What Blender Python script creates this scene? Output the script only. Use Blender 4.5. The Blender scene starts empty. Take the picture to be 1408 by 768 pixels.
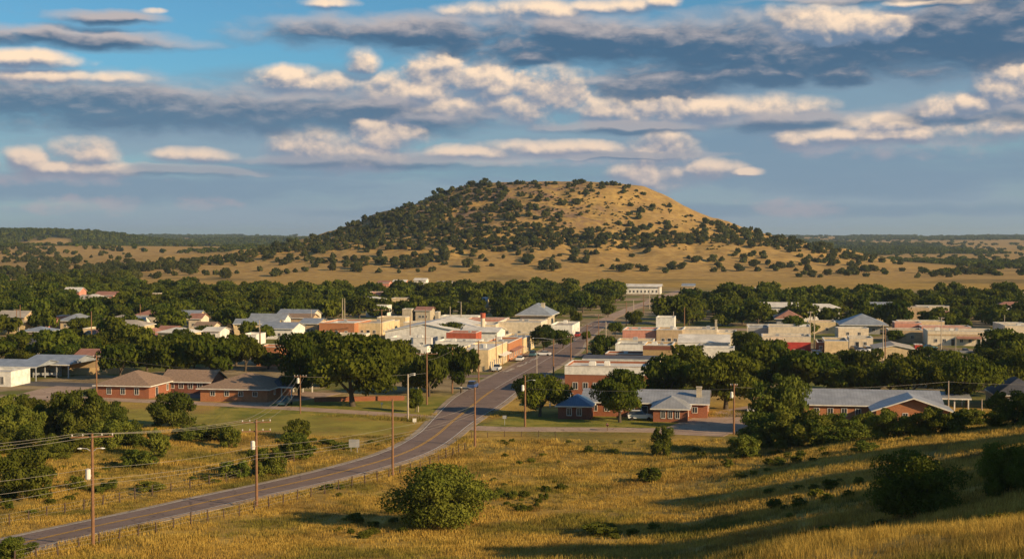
import bpy, math, random
import numpy as np
from mathutils import Vector, Matrix

for _b in (bpy.data.objects, bpy.data.meshes, bpy.data.materials):
    for _o in list(_b): _b.remove(_o)
scene = bpy.context.scene
col = scene.collection
rad = math.radians
F = 1956.0                       # focal length in photo pixels
CAM = Vector((0, 0, 35.0)); PITCH = math.atan(59 / F)

# ------------------------------------------------------------ camera
cd = bpy.data.cameras.new('camera'); cam = bpy.data.objects.new('camera', cd); col.objects.link(cam)
cam.location = CAM; cam.rotation_euler = (math.pi / 2 - PITCH, 0, 0)
cd.sensor_width = 36; cd.lens = 36 * F / 1408; cd.clip_start = 0.5; cd.clip_end = 60000
scene.camera = cam

# ------------------------------------------------------------ light, exposure
SUN_AZ, SUN_EL = rad(122), rad(20.5)      # azimuth clockwise from +Y (north), elevation
SUN_STRENGTH, SKY_STRENGTH = 5.0, 0.075
sd = bpy.data.lights.new('sun', 'SUN'); sd.energy = SUN_STRENGTH; sd.angle = rad(0.6); sd.color = (1.0, 0.745, 0.43)
sun = bpy.data.objects.new('sun', sd); col.objects.link(sun)
to_sun = Vector((math.sin(SUN_AZ) * math.cos(SUN_EL), math.cos(SUN_AZ) * math.cos(SUN_EL), math.sin(SUN_EL)))
sun.rotation_euler = to_sun.to_track_quat('Z', 'Y').to_euler(); sun.location = to_sun * 300
vs = scene.view_settings
vs.view_transform = 'Standard'; vs.look = 'None'; vs.gamma = 1; vs.use_curve_mapping = False; vs.exposure = 0.36
cy = scene.cycles
cy.max_bounces = 5; cy.diffuse_bounces = 2; cy.glossy_bounces = 2; cy.transmission_bounces = 2; cy.volume_bounces = 0
cy.transparent_max_bounces = 4; cy.use_denoising = True; cy.sample_clamp_indirect = 4; cy.caustics_reflective = False; cy.caustics_refractive = False
try: cy.volume_step_rate = 10
except Exception: pass

# ------------------------------------------------------------ node helpers
class NT:
    def __init__(s, tree): s.t = tree; s.n = tree.nodes; s.l = tree.links
    def new(s, typ, **kw):
        n = s.n.new(typ)
        for k, v in kw.items(): setattr(n, k, v)
        return n
    def put(s, sock, v):
        if v is None: return
        if hasattr(v, 'is_output') or isinstance(v, bpy.types.NodeSocket): s.l.new(v, sock)
        else:
            if sock.type == 'RGBA' and len(v) == 3: v = (*v, 1)
            sock.default_value = v
    def m(s, op, a, b=None, c=None, clamp=False):
        n = s.new('ShaderNodeMath', operation=op, use_clamp=clamp)
        for i, v in enumerate((a, b, c)): s.put(n.inputs[i], v)
        return n.outputs[0]
    def v(s, op, a, b=None, out=0):
        n = s.new('ShaderNodeVectorMath', operation=op)
        s.put(n.inputs[0], a); s.put(n.inputs[1], b)
        return n.outputs[out]
    def mix(s, f, a, b, mode='MIX'):
        n = s.new('ShaderNodeMix', data_type='RGBA', blend_type=mode)
        s.put(n.inputs[0], f); s.put(n.inputs[6], a); s.put(n.inputs[7], b)
        return n.outputs[2]
    def noise(s, vec, scale, detail=4, rough=0.55, out=0, dist=0.0):
        n = s.new('ShaderNodeTexNoise'); s.put(n.inputs['Vector'], vec)
        n.inputs['Scale'].default_value = scale; n.inputs['Detail'].default_value = detail
        n.inputs['Roughness'].default_value = rough; n.inputs['Distortion'].default_value = dist
        return n.outputs[out]
    def ramp(s, f, pts):            # smoothstep style remap of a value to 0..1 or colours
        n = s.new('ShaderNodeValToRGB'); s.put(n.inputs[0], f); e = n.color_ramp.elements
        while len(e) < len(pts): e.new(0.5)
        for q, (p, c) in zip(e, pts):
            q.position = p; q.color = (c, c, c, 1) if not hasattr(c, '__len__') else (*c, 1)
        return n.outputs[0]
    def step(s, x, a, b):
        n = s.new('ShaderNodeMapRange', interpolation_type='SMOOTHSTEP')
        s.put(n.inputs[0], x); n.inputs[1].default_value = a; n.inputs[2].default_value = b
        return n.outputs[0]

# ------------------------------------------------------------ world: Nishita sky with clouds by direction
world = bpy.data.worlds.new('World'); scene.world = world; world.use_nodes = True
W = NT(world.node_tree); W.n.clear()
sky = W.new('ShaderNodeTexSky', sky_type='NISHITA'); sky.sun_disc = False
sky.sun_elevation = SUN_EL; sky.sun_rotation = SUN_AZ; sky.altitude = 400; sky.air_density = 1.0; sky.dust_density = 0.6; sky.ozone_density = 2.0
tc = W.new('ShaderNodeTexCoord'); dirv = tc.outputs['Generated']
sp = W.new('ShaderNodeSeparateXYZ'); W.put(sp.inputs[0], dirv)
DEG = 57.29578
az = W.m('MULTIPLY', W.m('ARCTAN2', sp.outputs[0], sp.outputs[1]), DEG)
el = W.m('MULTIPLY', W.m('ARCSINE', sp.outputs[2]), DEG)
K = DEG / F                         # one photo pixel is K degrees of sky
def comb(x, y, z=0.0):
    n = W.new('ShaderNodeCombineXYZ'); W.put(n.inputs[0], x); W.put(n.inputs[1], y); W.put(n.inputs[2], z); return n.outputs[0]
base_uv = comb(az, el)
def warped(scale_xy, sc, amp):
    w = W.noise(W.v('MULTIPLY', base_uv, scale_xy), sc, 3, 0.5, out=1)
    return W.v('MULTIPLY', W.v('SUBTRACT', w, (0.5, 0.5, 0.5)), (amp, amp * 0.5, 0))
wuv = W.v('ADD', base_uv, warped((1, 2, 1), 0.5, 1.1))
def blobs(vec, lst):
    acc = None
    for (px, py, rx, ry) in lst:
        c = ((px - 704) * K, (325 - py) * K, 0)
        d = W.v('MULTIPLY', W.v('SUBTRACT', vec, c), (1 / (rx * K), 1 / (ry * K), 0))
        q = W.m('SUBTRACT', 1.0, W.v('DOT_PRODUCT', d, d, out=1))
        acc = q if acc is None else W.m('MAXIMUM', acc, q)
    return W.m('MAXIMUM', acc, -2.0)
CUM = [(605,103,46,30),(500,90,22,18),(405,108,44,14),(430,118,70,16),(665,120,50,34),(755,135,52,36),(700,148,110,22),(560,130,80,26),(640,150,120,20),
       (532,190,50,26),(440,206,56,26),(480,214,90,20),(135,216,40,20),(62,230,32,18),(14,232,20,14),(120,236,70,12),(905,205,44,34),(900,240,52,22),(975,234,40,13),(1020,238,24,6),
       (880,152,90,26),(960,158,70,20),(1045,156,66,20),(1110,150,30,14),(1290,158,46,18),(1385,125,60,34),(1330,185,100,18),(1200,178,60,14),(1085,198,24,12),(1140,46,105,26),
       (715,20,90,14),(840,14,60,10),(910,10,24,10),(1240,20,40,7),(1300,20,40,8),(452,12,34,8),(225,28,16,4),(60,98,70,12),(90,118,110,10),(270,216,50,10),(760,205,110,12),(650,210,80,10),(1190,190,120,12)]
DRK = [(110,68,140,13),(170,41,56,9),(90,152,270,32),(360,160,240,26),(560,168,120,16),(600,50,210,20),(820,62,260,30),(1000,70,260,34),(1240,80,200,36),(1350,60,150,48),
       (1030,108,75,18),(1155,108,46,17),(735,82,44,12),(920,122,110,22),(1060,172,90,14),(1330,165,120,16),(540,222,150,9),(870,176,110,8),(250,237,90,7),(1240,10,150,8),(880,214,90,5)]
VEIL = [(1150,250,460,60),(1000,215,300,40),(350,262,560,34),(900,200,300,40),(1200,140,420,60),(300,200,300,30),(700,295,900,24),(450,140,260,40)]
def layer(vec, lst, nz, amp, lo, hi):
    b = blobs(vec, lst)
    return W.m('ADD', b, W.m('MULTIPLY', W.m('SUBTRACT', nz, 0.5), amp)), lo, hi
def billow(vec, scale):
    n = W.new('ShaderNodeTexVoronoi', feature='F1'); W.put(n.inputs['Vector'], vec)
    n.inputs['Scale'].default_value = scale; n.inputs['Detail'].default_value = 2.0; n.inputs['Roughness'].default_value = 0.5; n.normalize = True
    return W.m('SUBTRACT', 1.0, n.outputs['Distance'])
def puff(uv):
    wv = W.v('ADD', uv, W.v('MULTIPLY', W.v('SUBTRACT', W.noise(uv, 1.1, 3, 0.6, out=1), (0.5, 0.5, 0.5)), (1.1, 0.8, 0)))
    bl = billow(W.v('MULTIPLY', wv, (1, 1.2, 1)), 0.8)
    n = W.noise(W.v('MULTIPLY', uv, (1, 1.4, 1)), 0.45, 7, 0.55)
    return W.m('ADD', W.m('MULTIPLY', bl, 0.36), W.m('MULTIPLY', n, 0.74))
def dens_c(uv, p): return W.m('ADD', blobs(uv, CUM), W.m('MULTIPLY', W.m('SUBTRACT', p, 0.60), 4.8))
def strat(uv): return W.noise(W.v('MULTIPLY', uv, (0.42, 1.0, 1)), 0.7, 9, 0.55)
def dens_d(uv): return W.m('ADD', blobs(uv, DRK), W.m('MULTIPLY', W.m('SUBTRACT', strat(uv), 0.47), 4.4))
nz_c_s = W.noise(W.v('MULTIPLY', base_uv, (0.8, 1.6, 1)), 1.0, 6, 0.6)
offs = lambda d: W.v('ADD', base_uv, d)
woff = lambda d: W.v('ADD', wuv, d)
absaz = W.m('ABSOLUTE', az)
away = W.m('MAXIMUM', W.step(absaz, 21, 27), W.step(el, 10.5, 14))
pl = W.v('MULTIPLY', dirv, (1, 1, 2.5))
gen = W.m('MULTIPLY', W.m('MULTIPLY', W.step(W.noise(pl, 3.0, 6, 0.6), 0.48, 0.62), away), W.step(el, 1.0, 6.0))
nz_v = W.noise(W.v('MULTIPLY', wuv, (0.14, 0.9, 1)), 1.0, 7, 0.58)
PB = puff(base_uv); o2 = offs((0.14, 0.27, 0)); dc = dens_c(base_uv, PB); dc2 = dens_c(o2, puff(o2))
dd = dens_d(wuv); dd2 = dens_d(woff((0.10, 0.26, 0)))
dv = W.m('ADD', blobs(wuv, VEIL), W.m('MULTIPLY', W.m('SUBTRACT', nz_v, 0.46), 3.2))
ac = W.step(dc, -1.0, 1.2); ad = W.step(dd, -0.6, 0.9); av = W.m('MULTIPLY', W.step(dv, -0.6, 1.1), 0.85)
lit_c = W.step(W.m('ADD', W.m('SUBTRACT', dc, dc2), W.m('MULTIPLY', dc, 0.12)), -0.45, 1.15)
lit_w = W.step(W.m('SUBTRACT', dd, dd2), -0.5, 1.0)
lit_d = W.step(W.m('SUBTRACT', W.m('SUBTRACT', dd, dd2), W.m('MULTIPLY', dd, 0.22)), -0.35, 1.0)
haze_el = W.step(el, 7.5, 0.2)
# clear sky, tinted
skyc = W.mix(1.0, sky.outputs[0], (0.46, 0.86, 1.04), 'MULTIPLY')
skyc = W.mix(W.m('MULTIPLY', haze_el, 0.55), skyc, (3.5, 3.9, 4.9))
S = 1.0 / SKY_STRENGTH
def cc(c): return tuple(v * S * 0.82 for v in c)
veil_c = W.mix(haze_el, cc((0.20, 0.31, 0.41)), cc((0.27, 0.345, 0.43)))
col1 = W.mix(av, skyc, veil_c)
lowb = W.m('ADD', blobs(wuv, [(1180,238,360,34),(240,262,330,22),(700,238,260,14),(1000,205,170,20),(380,232,160,12),(1000,290,500,10)]), W.m('MULTIPLY', W.m('SUBTRACT', nz_v, 0.47), 4.0))
col1 = W.mix(W.m('MULTIPLY', W.step(lowb, -0.7, 1.1), 0.42), col1, cc((0.125, 0.225, 0.345)))
lit_low = W.m('MULTIPLY', W.step(W.m('ADD', blobs(wuv, [(1080,285,60,14),(130,285,90,12),(290,280,40,10),(700,212,200,14),(1200,205,130,16),(60,250,120,10)]), W.m('MULTIPLY', W.m('SUBTRACT', nz_c_s, 0.5), 6.0)), -0.6, 1.6), 0.42)
col1 = W.mix(lit_low, col1, cc((0.50, 0.40, 0.42)))
wisp = W.m('MULTIPLY', W.step(dd, -1.6, -0.1), 0.42)
col1 = W.mix(wisp, col1, W.mix(lit_w, cc((0.17, 0.25, 0.35)), cc((0.52, 0.46, 0.45))))
drk_c = W.mix(lit_d, cc((0.058, 0.128, 0.222)), cc((0.50, 0.44, 0.43)))
drk_c = W.mix(W.m('MULTIPLY', haze_el, 0.75), drk_c, cc((0.15, 0.24, 0.35)))
cum_c = W.mix(lit_c, cc((0.16, 0.235, 0.345)), cc((1.02, 0.77, 0.55)))
cum_c = W.mix(W.m('MULTIPLY', haze_el, 0.5), cum_c, cc((0.40, 0.36, 0.40)))
col2 = W.mix(ac, col1, cum_c)
col3 = W.mix(W.m('MULTIPLY', ad, W.m('SUBTRACT', 0.93, W.m('MULTIPLY', haze_el, 0.35))), col2, drk_c)
# a few bright heads stand in front of the dark layer
front = blobs(base_uv, [(605,100,50,28),(500,90,22,18),(405,108,40,14),(680,112,60,24),(1150,50,100,22),(1290,158,46,20),(900,150,70,18),(530,180,50,18),(760,130,50,24),(1385,125,50,26)])
af = W.step(W.m('ADD', front, W.m('MULTIPLY', W.m('SUBTRACT', PB, 0.615), 5.5)), -0.1, 0.6)
col3 = W.mix(W.m('MULTIPLY', af, 0.9), col3, cum_c)
col4 = W.mix(W.m('MULTIPLY', gen, 0.6), col3, cc((0.20, 0.22, 0.25)))  # unseen clouds above and behind the view, darkened to weaken the sky's fill light
bg = W.new('ShaderNodeBackground'); W.put(bg.inputs[0], col4); bg.inputs[1].default_value = SKY_STRENGTH
wo = W.new('ShaderNodeOutputWorld'); W.l.new(bg.outputs[0], wo.inputs[0])
world.cycles.sampling_method = 'MANUAL'; world.cycles.sample_map_resolution = 512

# ------------------------------------------------------------ numpy noise
def _hash(ix, iy, s):
    h = (ix.astype(np.int64) * 374761393 + iy.astype(np.int64) * 668265263 + s * 1442695041) & 0xffffffff
    h = ((h ^ (h >> 13)) * 1274126177) & 0xffffffff
    return ((h ^ (h >> 16)) & 0xffff) / 65535.0
def vnoise(x, y, s=0):
    ix, iy = np.floor(x), np.floor(y); fx, fy = x - ix, y - iy
    fx = fx * fx * (3 - 2 * fx); fy = fy * fy * (3 - 2 * fy)
    a, b = _hash(ix, iy, s), _hash(ix + 1, iy, s); c, d = _hash(ix, iy + 1, s), _hash(ix + 1, iy + 1, s)
    return (a + (b - a) * fx) * (1 - fy) + (c + (d - c) * fx) * fy
def fbm(x, y, oct=4, s=0, g=0.5):
    t, a, n = 0, 1, 0
    for i in range(oct):
        t = t + a * vnoise(x, y, s + i * 7); n += a; a *= g; x = x * 2.03 + 11.3; y = y * 2.03 + 5.7
    return t / n
def sst(x, a, b):
    t = np.clip((x - a) / (b - a), 0, 1); return t * t * (3 - 2 * t)

# ------------------------------------------------------------ terrain height
DR = [0, 20, 40, 55, 62, 80, 110, 120, 130, 150, 175, 200, 225, 250, 275, 300]
TC = [((p - 704) / F) for p in (-500, 350, 704, 950, 1100, 1260, 1408, 1650, 2400)]
ZC = [[32,27.5,22.5,17,16,11, 6, 5, 4.2,2.8,1.1,0.3,0,0,0,0],
      [32,27.5,22.5,17,16,11, 6, 5, 4.2,2.8,1.1,0.3,0,0,0,0],
      [32,27.5,22.5,18,16.6,12.5,7.5,6.2,4.9,3,1.2,0.3,0,0,0,0],
      [32,27.5,23.5,21.2,20.0,15.6,9.0,7.4,5.9,4.0,2.2,1.1,.3,0,0,0],
      [32,28,24.6,22.6,21.6,16.5,10.7,9.6,8.6,7.0,5.5,4.3,1.7,0.3,0,0],
      [32,28,25,23.0,22.0,17.6,12.9,11.9,11.2,9.7,8.3,6.9,3.4,.8,0,0],
      [32,28,25.3,23.3,22.4,18.6,15.0,14.1,13.3,11.9,10.5,8.9,5,2,0.4,0],
      [32,28.5,26,24.3,23.8,21,18,17.2,16.6,15.5,14.5,13,9,5,2,0],
      [32,29,27.5,26.5,26,24,22,21.5,21,20,19,17,13,9,4,0]]
_tg = np.linspace(-0.62, 0.87, 150); _dg = np.arange(0, 331, 2.5)
_z = np.array([np.interp(_dg, DR, z) for z in ZC])
_z = np.array([np.interp(_tg, TC, _z[:, j]) for j in range(len(_dg))]).T
def _blur(a, n, ax):
    k = np.hanning(2 * n + 1); k /= k.sum()
    p = np.pad(a, [(n, n) if i == ax else (0, 0) for i in range(2)], mode='edge')
    return np.apply_along_axis(lambda r: np.convolve(r, k, 'valid'), ax, p)
_z = _blur(_blur(_z, 3, 1), 8, 0)
def near_z(x, y):
    yy = np.clip(y, 0, 329.9); t = np.clip(x / np.maximum(y, 8), -0.615, 0.865)
    u = (t - _tg[0]) / (_tg[1] - _tg[0]); w = yy / 2.5
    i = np.clip(u.astype(int), 0, len(_tg) - 2); j = np.clip(w.astype(int), 0, len(_dg) - 2); fu, fw = u - i, w - j
    return (_z[i, j] * (1 - fu) + _z[i + 1, j] * fu) * (1 - fw) + (_z[i, j + 1] * (1 - fu) + _z[i + 1, j + 1] * fu) * fw
HX, HY = 30.0, 1720.0
PR = {'r': ([0,50,90,130,150,172,214,257,301,344,388,431,520], [100.5,100.5,99.5,95,86.5,75,57,43,32,22,13,5.5,0]),
      'l': ([0,60,90,120,155,207,251,294,340,400,500,620,760], [100,99,95.5,88,71,57,38,26,19.5,14.5,9,4.5,0]),
      'f': ([0,60,100,150,200,250,300,350,420,480,560], [100,99,94,80,63,47,34,23.5,12,5,0])}
def hill_z(x, y):
    dx, dy = x - HX, y - HY; r = np.hypot(dx, dy) + 1e-6
    wl = np.clip(-dx / r, 0, 1) ** 2; wr = np.clip(dx / r, 0, 1) ** 2; wf = np.maximum(0, 1 - wl - wr)
    rr = r * (1 + 0.05 * (fbm(dx / 140 + 3, dy / 140, 3, 5) - 0.5))
    z = wl * np.interp(rr, *PR['l']) + wr * np.interp(rr, *PR['r']) + wf * np.interp(rr, *PR['f'])
    slope = np.clip(z / 25, 0, 1) * np.clip((97 - z) / 20, 0, 1)
    g = np.abs(fbm(dx / 60 + 9, dy / 60, 4, 3) - 0.5) * 2
    return z + (g - 0.35) * 10 * slope + (fbm(x / 22, y / 22, 3, 8) - 0.5) * 1.6 * np.clip(z / 15, 0, 1)
def H(x, y):
    x = np.asarray(x, float); y = np.asarray(y, float)
    z = np.where(y < 329, near_z(x, y), 0.0)
    r = np.hypot(x, y)
    z = z + (fbm(x / 14, y / 14, 3, 21) - 0.5) * 0.7 * sst(y, 20, 60) * (1 - sst(y, 215, 250)) * road_clear(x, y)
    z = z + hill_z(x, y) * sst(r, 1080, 1250)
    far = 34 * sst(r, 1700, 8200) + (fbm(x / 900 + 4, y / 700, 4, 31) - 0.5) * 26 * sst(r, 1900, 4200)
    far = far + 42 * np.exp(-((x + 1330) / 430) ** 4 - ((y - 3500) / 520) ** 2) + 12 * np.exp(-((x + 700) / 500) ** 2 - ((y - 4600) / 500) ** 2) + 15 * np.exp(-((x + 620) / 420) ** 2 - ((y - 2250) / 400) ** 2)
    far = far + 18 * (1 - sst(np.abs(x + 700) , 200, 700)) * sst(y, 1450, 2100) * (1 - sst(y, 2600, 3400)) * 0.55
    z = z + far * sst(r, 1350, 2100) * (1 - np.exp(-((x - HX) / 760) ** 4 - ((y - HY) / 700) ** 4))
    return z
# main road centre line, in world metres (x, y); z is the terrain's own
_pts = [(-90,790),(-30,764),(20,751),(115,729),(250,699),(380,671),(480,648),(560,624),(598,602),(622,580),(645,562),(672,540),(710,518),(745,499),(775,480),(800,462),(815,450),(850,431),(900,412),(938,399)]
def near_flat(px, py):
    y = 200.0
    for _ in range(40):
        zz = float(near_z(np.array([(px - 704) / F * y]), np.array([y]))[0]) if y < 329 else 0.0
        y = 0.5 * y + 0.5 * (35 - zz) * F / (py - 325)
    return ((px - 704) / F * y, y)
def chaikin(p, n=3, closed=False):
    p = np.array(p, float)
    for _ in range(n):
        q = 0.75 * p[:-1] + 0.25 * p[1:]; r_ = 0.25 * p[:-1] + 0.75 * p[1:]
        m = np.empty((len(q) * 2, p.shape[1])); m[0::2] = q; m[1::2] = r_
        p = np.vstack([p[:1], m, p[-1:]])
    return p
ROAD = chaikin([near_flat(*p) for p in _pts], 3)
def dist_poly(x, y, P):
    x = np.asarray(x, float); y = np.asarray(y, float); best = np.full(x.shape, 1e9)
    for a, b in zip(P[:-1], P[1:]):
        d = b - a; L = (d * d).sum() + 1e-9
        t = np.clip(((x - a[0]) * d[0] + (y - a[1]) * d[1]) / L, 0, 1)
        best = np.minimum(best, np.hypot(x - a[0] - t * d[0], y - a[1] - t * d[1]))
    return best
def road_clear(x, y):
    m = (y > 90) & (y < 260)
    out = np.ones(np.shape(x))
    if np.any(m): out[m] = sst(dist_poly(x[m], y[m], ROAD[::3]), 6, 14)
    return out
def Hs(x, y): return float(H(np.array([x]), np.array([y]))[0])
# ------------------------------------------------------------ materials
MATS = {}
def mat(name, build):
    if name not in MATS:
        m = bpy.data.materials.new(name); m.use_nodes = True; t = NT(m.node_tree); t.n.clear()
        out = t.new('ShaderNodeOutputMaterial'); sh = build(t); t.l.new(sh, out.inputs[0]); MATS[name] = m
    return MATS[name]
def princ(t, c, rough=0.8, spec=0.3, metal=0.0, normal=None):
    b = t.new('ShaderNodeBsdfPrincipled'); t.put(b.inputs['Base Color'], c); t.put(b.inputs['Roughness'], rough)
    b.inputs['Specular IOR Level'].default_value = spec; b.inputs['Metallic'].default_value = metal
    if normal is not None: t.l.new(normal, b.inputs['Normal'])
    return b.outputs[0]
def objco(t): return t.new('ShaderNodeTexCoord').outputs['Object']
def attr(t, name): return t.new('ShaderNodeAttribute', attribute_name=name).outputs['Fac']
def bump(t, h, dist=0.05, strength=0.6):
    b = t.new('ShaderNodeBump'); b.inputs['Strength'].default_value = strength; b.inputs['Distance'].default_value = dist
    t.l.new(h, b.inputs['Height']); return b.outputs[0]

def ground_mat(t):
    co = objco(t)
    n1 = t.noise(co, 0.02, 6, 0.6); n2 = t.noise(co, 0.13, 6, 0.65); n3 = t.noise(co, 1.1, 5, 0.7); n4 = t.noise(co, 5.0, 3, 0.7)
    gold = t.mix(t.step(n2, 0.35, 0.68), (0.35, 0.21, 0.042), (0.54, 0.345, 0.075))
    gold = t.mix(t.m('MULTIPLY', t.step(n1, 0.45, 0.62), 0.4), gold, (0.24, 0.17, 0.06))
    gold = t.mix(t.step(n3, 0.25, 0.55), t.mix(0.5, gold, (0.14, 0.09, 0.04)), gold)
    grn = t.mix(t.step(n3, 0.3, 0.7), (0.045, 0.065, 0.015), (0.13, 0.14, 0.03))
    patch = t.step(t.noise(co, 0.06, 6, 0.65), 0.52, 0.64)
    lush = attr(t, 'lush')
    c = t.mix(t.m('MULTIPLY', t.m('ADD', t.m('MULTIPLY', lush, 1.0), t.m('MULTIPLY', patch, attr(t, 'near'))), 0.9, clamp=True), gold, grn)
    lawn = t.mix(t.step(n2, 0.3, 0.7), (0.12, 0.145, 0.020), (0.34, 0.27, 0.05))
    c = t.mix(t.step(t.m('ADD', attr(t, 'lawn'), t.m('MULTIPLY', t.m('SUBTRACT', n2, 0.5), 1.2)), 0.2, 0.65), c, lawn)
    town = t.mix(t.step(n2, 0.38, 0.62), (0.20, 0.145, 0.075), (0.36, 0.27, 0.15))
    town = t.mix(t.step(t.noise(co, 0.035, 3, 0.5), 0.5, 0.56), town, (0.15, 0.15, 0.035))
    c = t.mix(attr(t, 'town'), c, town)
    rock = t.mix(t.step(n3, 0.4, 0.6), (0.19, 0.105, 0.06), (0.31, 0.20, 0.12))
    rm = t.m('MULTIPLY', attr(t, 'rock'), t.step(t.noise(co, 0.045, 7, 0.65), 0.44, 0.60))
    c = t.mix(t.m('MULTIPLY', attr(t, 'slope'), 0.55), c, t.mix(t.step(n2, 0.3, 0.7), (0.30, 0.175, 0.07), (0.46, 0.30, 0.115)))
    c = t.mix(rm, c, rock)
    sc = t.m('MULTIPLY', attr(t, 'rock'), t.step(t.noise(t.v('MULTIPLY', co, (1, 1, 2.5)), 0.11, 8, 0.75), 0.52, 0.60))
    c = t.mix(t.m('MULTIPLY', sc, 0.75), c, (0.075, 0.070, 0.028))
    wood = t.mix(t.step(n2, 0.4, 0.6), (0.022, 0.032, 0.012), (0.05, 0.06, 0.022))
    wn = t.step(t.noise(t.v('MULTIPLY', co, (1, 0.4, 1)), 0.0035, 6, 0.6), 0.54, 0.50)
    wm = attr(t, 'wood')
    c = t.mix(wm, c, wood)
    h = t.m('ADD', n4, t.m('MULTIPLY', n3, 2.0))
    return princ(t, c, 0.95, 0.1, normal=bump(t, h, 0.12, 0.5))
def leaf_mat(dark, light, dry=None):
    def f(t):
        oi = t.new('ShaderNodeObjectInfo').outputs['Random']
        n = t.noise(objco(t), 1.3, 4, 0.65)
        c = t.mix(t.step(n, 0.35, 0.68), dark, light)
        c = t.mix(t.m('MULTIPLY', oi, 0.45), c, (light[0] * 1.15, light[1] * 0.92, light[2] * 0.8))
        hs = t.new('ShaderNodeHueSaturation'); hs.inputs['Saturation'].default_value = 1.0
        t.put(hs.inputs['Value'], t.m('ADD', 0.72, t.m('MULTIPLY', t.m('FRACT', t.m('MULTIPLY', oi, 7.31)), 0.6))); t.put(hs.inputs['Color'], c)
        c = hs.outputs[0]
        d = t.new('ShaderNodeBsdfDiffuse'); t.put(d.inputs[0], c)
        tr = t.new('ShaderNodeBsdfTranslucent'); t.put(tr.inputs[0], t.mix(0.5, c, (0.13, 0.15, 0.02)))
        mx = t.new('ShaderNodeMixShader'); mx.inputs[0].default_value = 0.30
        t.l.new(d.outputs[0], mx.inputs[1]); t.l.new(tr.outputs[0], mx.inputs[2]); return mx.outputs[0]
    return f
M_GROUND = mat('ground_soil', ground_mat)
M_OAK = mat('oak_leaves', leaf_mat((0.030, 0.054, 0.008), (0.120, 0.138, 0.016)))
M_JUN = mat('juniper_leaves', leaf_mat((0.040, 0.056, 0.016), (0.105, 0.110, 0.030)))
M_MES = mat('mesquite_leaves', leaf_mat((0.060, 0.090, 0.014), (0.175, 0.190, 0.030)))
M_BARK = mat('bark', lambda t: princ(t, t.mix(t.noise(objco(t), 6, 4), (0.06, 0.045, 0.03), (0.14, 0.11, 0.08)), 0.9, 0.1))
def grass_mat(t):
    oi = t.new('ShaderNodeObjectInfo').outputs['Random']
    wp = t.new('ShaderNodeNewGeometry').outputs['Position']
    patch = t.step(t.noise(wp, 0.05, 7, 0.68), 0.46, 0.60)
    g = t.mix(oi, (0.34, 0.21, 0.040), (0.62, 0.425, 0.10))
    br = t.step(t.noise(wp, 0.10, 6, 0.65), 0.48, 0.62)
    g = t.mix(t.m('MULTIPLY', br, 0.7), g, (0.19, 0.10, 0.042))
    gr = t.mix(oi, (0.085, 0.10, 0.018), (0.23, 0.22, 0.04))
    c = t.mix(t.m('MULTIPLY', patch, 0.75), g, gr)
    d = t.new('ShaderNodeBsdfDiffuse'); t.put(d.inputs[0], c); tr = t.new('ShaderNodeBsdfTranslucent'); t.put(tr.inputs[0], c)
    mx = t.new('ShaderNodeMixShader'); mx.inputs[0].default_value = 0.3
    t.l.new(d.outputs[0], mx.inputs[1]); t.l.new(tr.outputs[0], mx.inputs[2]); return mx.outputs[0]
M_GRASS = mat('dry_grass', grass_mat)

# ------------------------------------------------------------ object helpers
def tag(o, label=None, cat=None, group=None, kind=None):
    for k, v in (('label', label), ('category', cat), ('group', group), ('kind', kind)):
        if v: o[k] = v
    return o
def link(name, data, parent=None, loc=None):
    o = bpy.data.objects.new(name, data); col.objects.link(o)
    if parent is not None: o.parent = parent
    if loc is not None: o.location = loc
    return o
def np_mesh(name, V, Fc, mats, mi=None, smooth=False):
    me = bpy.data.meshes.new(name); V = np.asarray(V, np.float32); Fc = np.asarray(Fc, np.int32)
    nf, k = Fc.shape
    me.vertices.add(len(V)); me.vertices.foreach_set('co', V.ravel())
    me.loops.add(nf * k); me.loops.foreach_set('vertex_index', Fc.ravel())
    me.polygons.add(nf); me.polygons.foreach_set('loop_start', np.arange(0, nf * k, k, dtype=np.int32))
    try: me.polygons.foreach_set('loop_total', np.full(nf, k, dtype=np.int32))
    except Exception: pass
    for m in mats: me.materials.append(m)
    if mi is not None: me.polygons.foreach_set('material_index', np.asarray(mi, np.int32))
    if smooth: me.polygons.foreach_set('use_smooth', np.ones(nf, bool))
    me.update(calc_edges=True); return me

# ------------------------------------------------------------ ground sheet
th = np.concatenate([np.arange(-180, -27, 3.0), np.arange(-27, 27.01, 0.1), np.arange(30, 180, 3.0)])
rs = [2.0]
while rs[-1] < 20000:
    r = rs[-1]
    rs.append(r + (r * 0.011 + 0.02 if r < 300 else 5.0 if r < 340 else 8.0 if r < 1150 else 6.5 if r < 2000 else r * 0.016))
rs = np.array(rs); T, R = np.meshgrid(np.radians(th), rs)
GX, GY = R * np.sin(T), R * np.cos(T); GZ = H(GX, GY)
nr, nt = GX.shape
V = np.stack([GX.ravel(), GY.ravel(), GZ.ravel()], 1); V = np.vstack([V, [[0, 0, 33.0]]])
i = np.arange(nr - 1)[:, None] * nt + np.arange(nt)[None, :]; j = np.arange(nr - 1)[:, None] * nt + (np.arange(nt)[None, :] + 1) % nt
Fq = np.stack([i, i + nt, j + nt, j], -1).reshape(-1, 4)[:, ::-1]
cen = len(V) - 1
Fc = np.stack([np.full(nt, cen), np.arange(nt), (np.arange(nt) + 1) % nt, np.full(nt, cen)], -1)
gme = np_mesh('ground', V, Fq, [M_GROUND], smooth=True)
ground = link('ground', gme); tag(ground, kind='structure')
def vattr(me, name, arr):
    a = me.attributes.new(name, 'FLOAT', 'POINT'); a.data.foreach_set('value', np.asarray(arr, np.float32).ravel())
vx, vy, vz = V[:, 0], V[:, 1], V[:, 2]; vr = np.hypot(vx, vy)
hill_m = hill_z(vx, vy)
def ext(a): return a
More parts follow.
